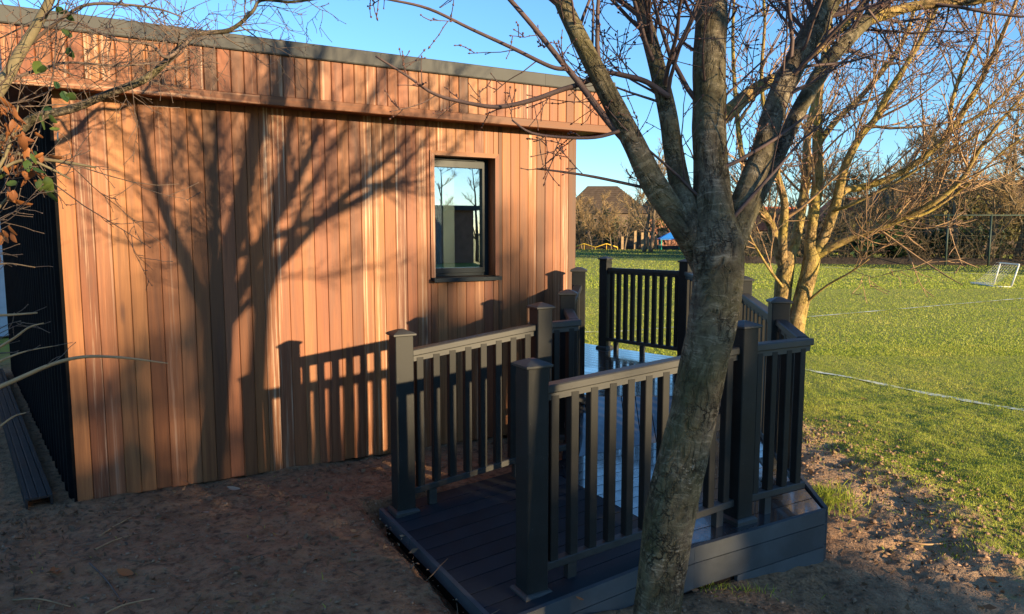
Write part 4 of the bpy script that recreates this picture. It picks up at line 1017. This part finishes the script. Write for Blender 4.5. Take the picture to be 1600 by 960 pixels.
tag(bw_.build('brushwood', m_brush), 'tangled bare brushwood along the far edge of the field', kind='stuff')
# evergreen bushes in the hedge line
for i, (px, dep, rx, h, n, mat, lab) in enumerate(((1372, 40.0, 1.4, 2.3, 900, m_ever, 'dark green evergreen bush at the far field edge right of the sunlit cherry'),
        (1440, 41.5, 2.6, 1.9, 900, m_ever, 'low dark ivy covered bush behind the left net post'), (1530, 40.5, 2.6, 2.2, 900, m_ever, 'dark shrub in the hedge between the net post and the goal'),
        (1500, 46, 4.5, 4.1, 1600, m_far_ever, 'broad olive hedge behind the goal below the long brown roof'), (1600, 45, 3.0, 4.3, 1300, m_far_ever, 'tall olive ivy clad bush at the right border'),
        (1330, 46, 2.6, 3.2, 900, m_far_ever, 'olive bush before the red roof right of the sunlit cherry'), (1225, 47, 2.2, 2.2, 700, m_ever, 'dark bush behind the forked base of the sunlit cherry'),
        (945, 76, 1.6, 4.2, 700, m_ever, 'dark green tree left of the front cherry, before the hip roofed house'), (1010, 78, 3.0, 4.0, 900, m_far_ever, 'olive hedge below the house roofs beside the front cherry'),
        (910, 78, 2.6, 3.6, 800, m_far_ever, 'olive bush next to the cedar corner at the far field edge'))):
    make_bush('bush', lab, 'bush', tuple(ground_at(px, dep)), rx, 1.2, h, n, (.10, .26), mat, 200 + i, 'bushes along the field edge', False)
# dark strips at the far edge: turf at left, painted hedge shade at right
m_turf_shade = simple('dark_turf_and_shade', (.035, .065, .022), .95, .1, .3, 1.2, .5, 12, .05)
for nm, q4 in (('far_turf_and_shade', ((850, 402.5), (1120, 404.5), (1120, 386.5), (850, 385))), ('far_turf_and_shade', ((1120, 408), (1700, 434), (1700, 421), (1120, 396)))):
    b = MB(); b.v = [tuple(on_z(x, y, ZF + .0) + Vector((0, 0, .012))) for (x, y) in q4]; b.face((0, 1, 2, 3)); tag(b.build(nm, m_turf_shade), kind='structure')
# a long low school building behind the viewer: the window mirrors it
sb = tag(empty('school_building', (31, -24, -.2), R(-142.0 + 90)), 'long low flat roofed brick building behind the viewer, mirrored in the cedar window', 'building')
b = MB(); b.box(-9, 7, -4, 4, 0, 2.9); b.build('wall', m_brick, sb)
b = MB(); b.box(-9.3, 7.3, -4.3, 4.3, 2.9, 3.15); b.build('roof', m_cap, sb)
for i in range(6):
    b = MB(); b.box(-8 + i * 2.4, -6.4 + i * 2.4, 4.003, 4.06, 1.0, 2.6); f_w = b.build('window', m_white, sb)
    b = MB(); b.box(-7.9 + i * 2.4, -6.5 + i * 2.4, 4.061, 4.07, 1.1, 2.5); b.build('pane', m_pane, f_w)
for i, (q, D, h) in enumerate(((4.9, 26, 5.5), (6.1, 30, 6.5), (8.6, 33, 7.0))):
    bare_tree('bare_tree', ('slim bare tree behind the viewer nearest the evergreens, mirrored in the window', 'bare tree behind the viewer before the school building', 'bare tree behind the viewer by the far end of the school building')[i], 'tree', tuple(sunpos(q, D)), h, 1.6, 300 + i, 'bare trees behind the viewer', None, None, 9, 6, 5, .012)
# earth bank at the foot of the hedge
b = MB()
for px0, px1, d0, d1, h in ((1120, 1760, 41.0, 36.5, .5), (840, 1110, 75.5, 73, .5)):
    n = 40; n0 = len(b.v)
    for i in range(n + 1):
        t = i / n; p = ground_at(px0 + (px1 - px0) * t, d0 + (d1 - d0) * t); hh = h * (.7 + .5 * noise.noise(Vector((i * .7, px0, 0))))
        b.v += [(p.x, p.y - 1.0, p.z - .1), (p.x, p.y, p.z + hh), (p.x, p.y + 2.5, p.z + hh * .8), (p.x, p.y + 4, p.z - .2)]
    for i in range(n):
        for j in range(3): b.face((n0 + i * 4 + j, n0 + i * 4 + 4 + j, n0 + i * 4 + 5 + j, n0 + i * 4 + 1 + j), smooth=True)
tag(b.build('bank', simple('dark_earth', (.055, .042, .03), .95, .1, .4, 2, .6, 9, .1)), kind='structure')

def house(label, px, dep, w, d, eave, ridge, mat_w, mat_r, hip=.0, rz=0.0, chim=True, group='houses beyond the field'):
    p = ground_at(px, dep); h = tag(empty('house', tuple(p), rz), label, 'house', group)
    b = MB(); b.box(-w / 2, w / 2, -d / 2, d / 2, -.5, eave); b.build('wall', mat_w, h)
    o = .35; b = MB(); hx = w / 2 - hip * w / 2
    v = [(-w / 2 - o, -d / 2 - o, eave - .1), (w / 2 + o, -d / 2 - o, eave - .1), (w / 2 + o, d / 2 + o, eave - .1), (-w / 2 - o, d / 2 + o, eave - .1), (-hx, 0, ridge), (hx, 0, ridge)]
    if hip == 0: v[4] = (-w / 2 - o, 0, ridge); v[5] = (w / 2 + o, 0, ridge)
    b.v = v
    for f in ((0, 1, 5, 4), (1, 2, 5), (2, 3, 4, 5), (3, 0, 4), (3, 2, 1, 0)): b.face(f)
    rf = b.build('roof', mat_r, h)
    # courses of tiles as raised rows
    b = MB(); nrow = 14
    for i in range(nrow):
        t = i / nrow; a = Vector(v[0]).lerp(Vector(v[4]), t); c = Vector(v[1]).lerp(Vector(v[5]), t)
        b.bar(a + Vector((0, -.02, .05)), c + Vector((0, -.02, .05)), .06, .05)
    tag(b.build('tile_rows', mat_r, rf), kind='stuff')
    if chim:
        b = MB(); b.box(-.4, .4, -.3, .3, ridge - .9, ridge + .9); b.box(-.45, .45, -.35, .35, ridge + .9, ridge + 1.05); b.build('chimney', m_brick, rf, (hx * .7, 0, 0))
    for sx in (-.3, .3):
        for zz in ((1.0, 2.2), (3.4, 4.5)):
            if zz[1] < eave - .2:
                b = MB(); b.box(-.6, .6, -d / 2 - .06, -d / 2 - .003, zz[0], zz[1]); fr = b.build('window', m_pane, h, (sx * w, 0, 0))
                b = MB(); b.box(-.53, -.03, -d / 2 - .075, -d / 2 - .061, zz[0] + .07, zz[1] - .07); b.box(.03, .53, -d / 2 - .075, -d / 2 - .061, zz[0] + .07, zz[1] - .07); b.build('pane', m_pane, fr)
    return h
house('hip roofed brown house beyond the playground left of the front cherry', 940, 88, 9.5, 9, 4.0, 7.3, m_render, m_roof, .62, 0, False)
house('low brown roofed house showing between the cherry limbs', 1052, 90, 9, 8, 3.4, 6.0, m_brick, m_roof, .3, .1, False)
house('house with an orange red tiled roof just right of the front cherry trunk', 1185, 70, 7, 7, 2.0, 4.2, m_brick, m_redroof, 0, .1, False)
house('house with a dull red roof seen through the sunlit cherry', 1352, 66, 8, 7, 2.8, 4.9, m_brick, m_redroof, .2, -.05, True)
house('long brown roofed house above the hedge at the right border', 1530, 60, 17, 8, 3.6, 6.0, m_render, m_roof, .1, -.12, False)
# plank fence and playground pieces at the far left
fen = tag(empty('plank_fence', tuple(ground_at(1190, 56))), 'grey plank garden fence behind the forked base of the sunlit cherry', 'fence')
for i in range(26):
    b = MB(); b.box(-.12, .12, -.012, .012, 0, 1.75 + .03 * (i % 3)); b.build('plank', m_wood, fen, ((i - 13) * .26, .03 * (i % 2), 0))
b = MB(); b.box(-3.5, 3.5, .045, .09, .4, .5); b.box(-3.5, 3.5, .045, .09, 1.3, 1.4); b.build('rail', m_wood, fen)
DPL = 71.0
yb_ = tag(empty('climbing_beam', tuple(ground_at(930, DPL))), 'yellow zigzag balance beam on the playground by the cedar corner', 'play equipment')
b = MB(); zz = [Vector((-2.2 + 1.1 * i, 0, .25 + (.36 if i % 2 else 0))) for i in range(5)]; b.tube(zz, [.05] * 5, 6); b.build('beam', m_yellow, yb_)
for i in range(5):
    b = MB(); b.tube([Vector((zz[i].x, 0, -.1)), zz[i]], [.03, .03], 6); b.build('leg', m_yellow, yb_)
cf = tag(empty('climbing_frame', tuple(ground_at(1047, DPL))), 'blue and green climbing frame glimpsed left of the front cherry limb', 'play equipment')
b = MB(); b.prism([(-1.1, -.6), (1.1, -.6), (1.1, .6), (-1.1, .6)], 1.0, 1.08); b.v += [(-1.2, -.7, 1.1), (1.2, -.7, 1.1), (1.2, .7, 1.1), (-1.2, .7, 1.1), (0, 0, 1.75)]
n = len(b.v) - 5
for f in ((0, 1, 4), (1, 2, 4), (2, 3, 4), (3, 0, 4)): b.face([n + q for q in f])
b.build('roof', m_blue, cf)
for (x, y) in ((-1, -.5), (1, -.5), (1, .5), (-1, .5)):
    b = MB(); b.tube([Vector((x, y, -.1)), Vector((x, y, 1.05))], [.07, .07], 6); b.build('leg', m_green, cf)
b = MB(); b.tube([Vector((1.1, -.6, .9)), Vector((1.7, -.7, .55)), Vector((2.2, -.8, .1))], [.12, .12, .12], 6); b.build('slide', m_green, cf)
for i, px in enumerate((972, 992, 1003, 1012, 1024)):
    b = MB(); b.box(-.12, .12, -.12, .12, -.2, (1.3, 1.9, 1.7, 3.4, 1.5)[i])
    o = b.build('wooden_post', m_wood, None, tuple(ground_at(px, 72.5))); tag(o, ('short grey post beside the yellow zigzag beam', 'second grey playground post from the yellow beam', 'middle grey playground post of five', 'tall yellow brown playground post', 'grey post next to the blue climbing frame')[i], 'post', 'posts on the playground')
# small goal
gp = on_z(1580, 449, ZF); goal = tag(empty('football_goal', tuple(gp)), 'small white football goal with a net at the right border of the field', 'goal')
GD = gp.y; gz = .72
def gp_(px, py, dep=None): return at(px, py, dep or GD) - gp
b = MB(); pA = Vector((0, 0, 0)); pT = Vector((.20, 0, gz)); b.tube([pA, pT], [.024, .024], 8); b.build('goal_post', m_white, goal)
bk = Vector((-.5, .35, 0)); fr = Vector((1.6, .9, 0))
b = MB(); b.tube([pA, bk + Vector((.0, -.3, .02))], [.022, .022], 8); b.build('base_bar', m_white, goal)
b = MB(); b.tube([bk + Vector((0, -.3, .02)), bk + Vector((.4, 1.5, .02))], [.022, .022], 8); b.build('base_bar', m_white, goal)
b = MB(); b.tube([Vector((.25, 1.2, .02)), bk + Vector((.4, 1.5, .02))], [.022, .022], 8); b.build('base_bar', m_white, goal)
b = MB(); b.tube([Vector((.25, 1.2, 0)), Vector((.42, 1.2, gz))], [.024, .024], 8); b.build('goal_post', m_white, goal)
b = MB(); b.tube([pT, Vector((.42, 1.2, gz))], [.024, .024], 8); b.build('crossbar', m_white, goal)
b = MB()
def sag(t, y): return Vector((.2 - .68 * t + .1 * y, .05 + 1.15 * y + .3 * t, gz * (1 - t) ** 1.6 + .02))
for k in range(13):
    b.tube([sag(k / 12, y / 6) for y in range(7)], [.0035] * 7, 3, cap=False)
for k in range(9):
    b.tube([sag(t / 12, k / 8) for t in range(13)], [.0035] * 13, 3, cap=False)
b.build('net', m_net, goal)
# ball stop net on posts behind the goal
bn = tag(empty('ball_stop_net', tuple(ground_at(1545, 37.0))), 'tall dark ball stop net strung on steel posts behind the small goal', 'net')
base = ground_at(1545, 37.0)
tops = []
for px in (1478, 1545, 1612):
    q = ground_at(px, 37.0) - base; b = MB(); b.tube([q + Vector((0, 0, -.2)), q + Vector((0, 0, 2.65))], [.05, .05], 8); b.build('net_post', m_netpost, bn); tops.append(q)
b = MB(); b.tube([tops[0] + Vector((-2.4, 0, 2.6)), tops[2] + Vector((1, 0, 2.6))], [.035, .035], 6); b.build('top_cable', m_netpost, bn)
b = MB()
for k in range(20):
    x = -2.2 + k * .35; b.tube([Vector((x, .02, .1)), Vector((x, .02, 2.6))], [.004, .004], 3, cap=False)
for k in range(8): b.tube([Vector((-2.2, .02, .2 + k * .34)), Vector((4.5, .02, .2 + k * .34))], [.004, .004], 3, cap=False)
b.build('net_cords', m_netpost, bn)
# grey neighbour building at far left
nb_ = tag(empty('grey_cabin', (-9.2, 9.6, 0), R(20)), 'grey weatherboarded cabin with a pale roof at the far left border', 'cabin')
for i in range(18):
    b = MB(); b.box(-2.5, 2.5, -.02, .02, i * .14 + .002, i * .14 + .136); b.build('weatherboard', m_gsiding, nb_, (0, -.004 * (i % 2), 0), (R(-5), 0, 0))
b = MB(); b.box(-2.4, 2.4, .05, 3, 0, 2.5); b.build('wall', m_gsiding, nb_)
b = MB(); b.box(-2.7, 2.7, -.3, 3.2, 2.5, 2.62); b.build('roof', m_white, nb_)

# ------------------------------------------------------------------ small things on the ground
# dark channel lying along the black end wall
Ew = Vector((-math.sin(R(38)), math.cos(R(38)), 0)); Es = Vector((Ew.y, -Ew.x, 0))
c0 = on_z(62, 792, .0)
ch = tag(empty('cable_channel', tuple(c0), math.atan2(Ew.y, Ew.x)), 'dark steel channel lying upside down along the black end wall', 'channel')
b = MB(); wch, hch, Lc = .128, .055, 4.7
prof = [(-wch / 2, 0), (-wch / 2, hch), (-.045, hch), (-.042, hch - .006), (-.036, hch), (-.005, hch), (0, hch - .006), (.005, hch), (.036, hch), (.042, hch - .006), (.045, hch), (wch / 2, hch), (wch / 2, 0), (wch / 2 - .012, 0), (wch / 2 - .012, hch - .012), (-wch / 2 + .012, hch - .012), (-wch / 2 + .012, 0)]
n = len(prof)
for x in (0, Lc):
    for (y, z) in prof: b.v.append((x, y, z))
for i in range(n): b.face((i, (i + 1) % n, n + (i + 1) % n, n + i))
b.face(list(range(n - 1, -1, -1))); b.face([n + i for i in range(n)])
b.build('channel_body', m_steel, ch)

def gpos(px, py, dz=.0):
    p = on_z(px, py, -.03)
    for _ in range(4):
        z = ground_z(p.x, p.y) + relief(p.x, p.y); p = on_z(px, py, z + dz)
    return p
rg = random.Random(8)
big_leaf = leaf_mesh('fallen_leaf', m_orange, .075, .045, .25); pale_leaf = leaf_mesh('fallen_leaf', simple('pale_dry_leaf', (.34, .24, .16), .8, .2, .2), .07, .04, .5)
for (px, py, me, lab) in ((90, 897, big_leaf, 'orange brown fallen leaf on the earth nearer the left border'), (208, 898, big_leaf, 'orange brown fallen leaf on the earth right of another'), (418, 942, pale_leaf, 'pale dry leaf on the earth at the bottom border'),
                     (325, 800, pale_leaf, 'pale curled leaf on the earth below the cedar boards'), (1355, 624, big_leaf, 'single red brown leaf on the sunlit grass'), (375, 765, pale_leaf, 'pale dry leaf close under the cedar boards'), (590, 730, pale_leaf, 'pale leaf beside the first ramp post')):
    o = link('fallen_leaf', me, None, tuple(gpos(px, py, .012)), (rg.uniform(-.2, .3), rg.uniform(-.2, .2), rg.uniform(0, 6))); tag(o, lab, 'leaf', 'fallen leaves')
o = link('fallen_leaf', big_leaf, None, tuple(on_z(912, 938, .02)), (.1, .1, 1.2)); o.scale = (.45,) * 3; tag(o, 'small pale orange leaf lying on the ramp boards by the front post', 'leaf', 'fallen leaves')
for i, (pts, w, lab) in enumerate((([(155, 838), (180, 822), (205, 808)], 3, 'thin pale twig slanting on the earth before the cedar wall'), ([(150, 858), (175, 846), (205, 836)], 3, 'pale forked twig on the bare earth below the slanting one'),
                      ([(140, 880), (165, 905), (190, 940)], 3, 'long dark twig curving over the earth at the lower left'), ([(165, 958), (195, 945), (240, 935)], 3.5, 'grey twig on the earth at the bottom border'),
                      ([(1415, 846), (1450, 851), (1500, 847)], 3.5, 'thin straw coloured twig on the sunlit earth right of the ramp'), ([(20, 938), (60, 936), (110, 948)], 3, 'twig among litter in the bottom left corner'))):
    P_ = [gpos(x, y, .008) for (x, y) in pts]; q, rr = smooth_path(P_, [mw(w, P_[0].y) / 2 * k for k in (1, .9, .6)], 5)
    b = MB(); b.tube([p - P_[0] for p in q], rr, 5)
    tag(b.build('fallen_twig', m_stem if i != 2 else m_htwig, None, tuple(P_[0])), lab, 'twig', 'twigs on the ground')
# clods, crumbs and litter of the bare earth
def scatter(name, n, region, size, mat, seed, flat=.6, label=None):
    rs = np.random.RandomState(seed); vs = []; fs = []
    base = np.array([(1, 0, 0), (-.5, .87, 0), (-.5, -.87, 0), (0, 0, 1), (0, 0, -.5)]); tri = np.array([(0, 1, 3), (1, 2, 3), (2, 0, 3), (1, 0, 4), (2, 1, 4), (0, 2, 4)])
    k = 0
    while k < n:
        x, y = region(rs)
        if x is None: continue
        s = size[0] * (size[1] / size[0]) ** (rs.rand() ** 2.2); a = rs.rand() * 6.28
        q = base * (1 + .35 * rs.randn(5, 3)) * s; q[:, 2] *= flat
        c, sn = math.cos(a), math.sin(a); q = np.stack([q[:, 0] * c - q[:, 1] * sn, q[:, 0] * sn + q[:, 1] * c, q[:, 2]], 1)
        q += (x, y, ground_z(x, y) + relief(x, y) + s * .1); vs.append(q); fs.append(tri + 5 * k); k += 1
    o = link(name, np_mesh(name, np.concatenate(vs), np.concatenate(fs), mat)); tag(o, label, kind='stuff'); return o
def on_ramp(x, y):
    d = Vector((x, y, 0)) - e_far; a, v_ = d.dot(uD), d.dot(vD)
    if -.02 < a < LEG and -.02 < v_ < wide + .03: return True
    return y > 3.2 and (Vector((x, y, 0)) - c2).dot(lN) < .03 and v_ > -.2 and a > LEG - .1
def behind_wall(x, y): return (Vector((x, y, 0)) - A).dot(Nin) > -.02 and x < 1.2
def reg_soil(rs):
    y = 1.9 + 6 * rs.rand() ** 1.6; x = rs.uniform(-3.4, 3.2)
    if x > soil_line(y) + .1 * rs.randn() or on_ramp(x, y) or behind_wall(x, y): return None, None
    return x, y
m_clod = simple('earth_clod', (.26, .165, .102), .95, .1, .4, 14, .5, 80)
scatter('soil_crumbs', 9000, reg_soil, (.003, .016), m_clod, 1, .6, 'loose crumbs of brown earth on the bare ground')
def reg_edge(rs):
    y = rs.uniform(3.4, 6.6); x = soil_line(y) + rs.normal() * .35
    if on_ramp(x, y): return None, None
    return x, y
scatter('soil_clods', 2600, reg_edge, (.005, .026), m_clod, 2, .7, 'clods of churned earth along the edge of the grass')
# small dry litter by the left corner
rs = np.random.RandomState(5); lp = []
for k in range(1400):
    x = -2.5 + abs(rs.randn()) * .45 - .5; y = 2.2 + rs.rand() * 1.6
    if behind_wall(x, y): continue
    lp.append((x, y, ground_z(x, y) + relief(x, y) + .008))
o = leaf_cloud('leaf_litter', leaf_mat('litter_leaf', (.16, .10, .06), (.085, .05, .03), .1, .8), lp, (.008, .022), random.Random(2)); tag(o, 'dry leaf litter on the earth around the left corner', kind='stuff')

lp2 = []
while len(lp2) < 1500:
    x, y = reg_soil(rs)
    if x is None or noise.noise(Vector((x * 1.3, y * 1.3, 3))) < -.05: continue
    lp2.append((x, y, ground_z(x, y) + relief(x, y) + .006))
o = leaf_cloud('leaf_crumbs', leaf_mat('crumb_leaf', (.24, .14, .075), (.10, .055, .03), .1, .8), lp2, (.006, .030), random.Random(7)); tag(o, 'small dry leaf crumbs strewn over the bare earth', kind='stuff')
b = MB(); rg = random.Random(44); k = 0
while k < 420:
    x, y = reg_soil(rs)
    if x is None: continue
    z = ground_z(x, y) + relief(x, y); a = rg.uniform(0, 6.28); L = rg.uniform(.03, .16)
    b.tube(twig_path(rg, Vector((x, y, z + .004)), Vector((math.cos(a), math.sin(a), .05)), L, 3, .18, -.02), [.0022, .002, .0016, .001], 3, cap=False); k += 1
tag(b.build('twig_litter', simple('litter_twig', (.17, .115, .075), .9, .1, .5, 3)), 'fine broken twigs strewn over the bare earth', kind='stuff')

# ------------------------------------------------------------------ grass blades
def grass_mat():
    M = Mat('grass_blade'); a = M.n('Attribute'); a.attribute_name = 'tint'
    c = M.ramp(a.outputs['Fac'], [(0.0, (.20, .27, .030)), (.4, (.375, .425, .052)), (.78, (.48, .47, .085)), (1.0, (.56, .46, .15))])
    M.set(c, .55, .3); tr = M.n('BsdfTranslucent'); M.l(c, tr.inputs[0]); mx = M.n('MixShader'); mx.inputs[0].default_value = .5
    M.l(M.b.outputs[0], mx.inputs[1]); M.l(tr.outputs[0], mx.inputs[2]); M.l(mx.outputs[0], M.out.inputs['Surface']); return M.m
m_grass = grass_mat()
def blades(name, pts, hs, ws, seed, label):
    rs = np.random.RandomState(seed); n = len(pts); P_ = np.array(pts)
    az = rs.rand(n) * 6.283; lean = rs.normal(size=(n, 2)) * .45
    dx = np.stack([np.cos(az), np.sin(az), np.zeros(n)], 1) * (ws * .5)[:, None]
    up = np.stack([lean[:, 0], lean[:, 1], np.ones(n)], 1); up /= np.linalg.norm(up, axis=1)[:, None]
    mid = P_ + up * (hs * .55)[:, None]; up2 = up + np.stack([lean[:, 0], lean[:, 1], np.zeros(n)], 1) * .7; up2 /= np.linalg.norm(up2, axis=1)[:, None]
    tip = mid + up2 * (hs * .5)[:, None]
    v = np.stack([P_ - dx, P_ + dx, mid + dx * .8, tip, mid - dx * .8], 1).reshape(-1, 3)
    f = np.arange(5 * n).reshape(-1, 5)
    patch = np.array([noise.noise(Vector((p[0] * .9, p[1] * .9, 0))) + .6 * noise.noise(Vector((p[0] * 3, p[1] * 3, 4))) for p in pts])
    t = np.clip(.42 + .30 * patch + .2 * rs.randn(n), 0, 1)
    o = link(name, np_mesh(name, v, f, m_grass, False, np.repeat(t, 5))); tag(o, label, kind='stuff'); return o
rs = np.random.RandomState(12); pts = []; hs = []; ws = []
def gadd(x, y, h, w):
    pts.append((x, y, ground_z(x, y) + relief(x, y) - .004)); hs.append(h); ws.append(w)
def zone(n, y0, y1, h, w, xl=None):
    k = 0
    while k < n:
        y = (y0 ** .5 + (y1 ** .5 - y0 ** .5) * rs.rand()) ** 2 if y1 < 12 else y0 * (y1 / y0) ** rs.rand()
        lo = max(.02 * y, -.5); hi = y * .74 + .3
        x = rs.uniform(lo, hi)
        if y < 9.5:
            e = x - soil_line(y) + .45 * noise.noise(Vector((x * 1.5, y * 1.5, 2))) + .2 * noise.noise(Vector((x * 5, y * 5, 1)))
            if e < .25 * rs.randn(): 
                k += .2; continue
            if on_ramp(x, y) or (x < 1.9 and y < 8.2): k += .2; continue
        gadd(x, y, h * (.6 + .8 * rs.rand()), w * (.7 + .6 * rs.rand())); k += 1
zone(110000, 3.6, 11, .021, .0048); zone(70000, 10, 24, .028, .013); zone(42000, 22, 60, .045, .036); zone(9000, 55, 76, .06, .07)
# tuft by the ramp corner and sparse weeds
tc = on_z(1283, 778, -.2)
for k in range(700):
    x, y = tc.x + rs.randn() * .11, tc.y + rs.randn() * .13
    if not on_ramp(x, y): gadd(x, y, .035 + .06 * rs.rand(), .005)
tc = on_z(1130, 925, -.18)
for k in range(260):
    x, y = tc.x + rs.randn() * .14, tc.y + rs.randn() * .05
    if not on_ramp(x, y): gadd(x, y, .02 + .03 * rs.rand(), .004)
for k in range(900):
    x, y = reg_soil(rs)
    if x is not None and noise.noise(Vector((x * 1.8, y * 1.8, 7))) > .18: gadd(x, y, .012 + .025 * rs.rand(), .0035)
blades('grass', pts, np.array(hs), np.array(ws), 6, 'short green and straw coloured grass of the playing field')
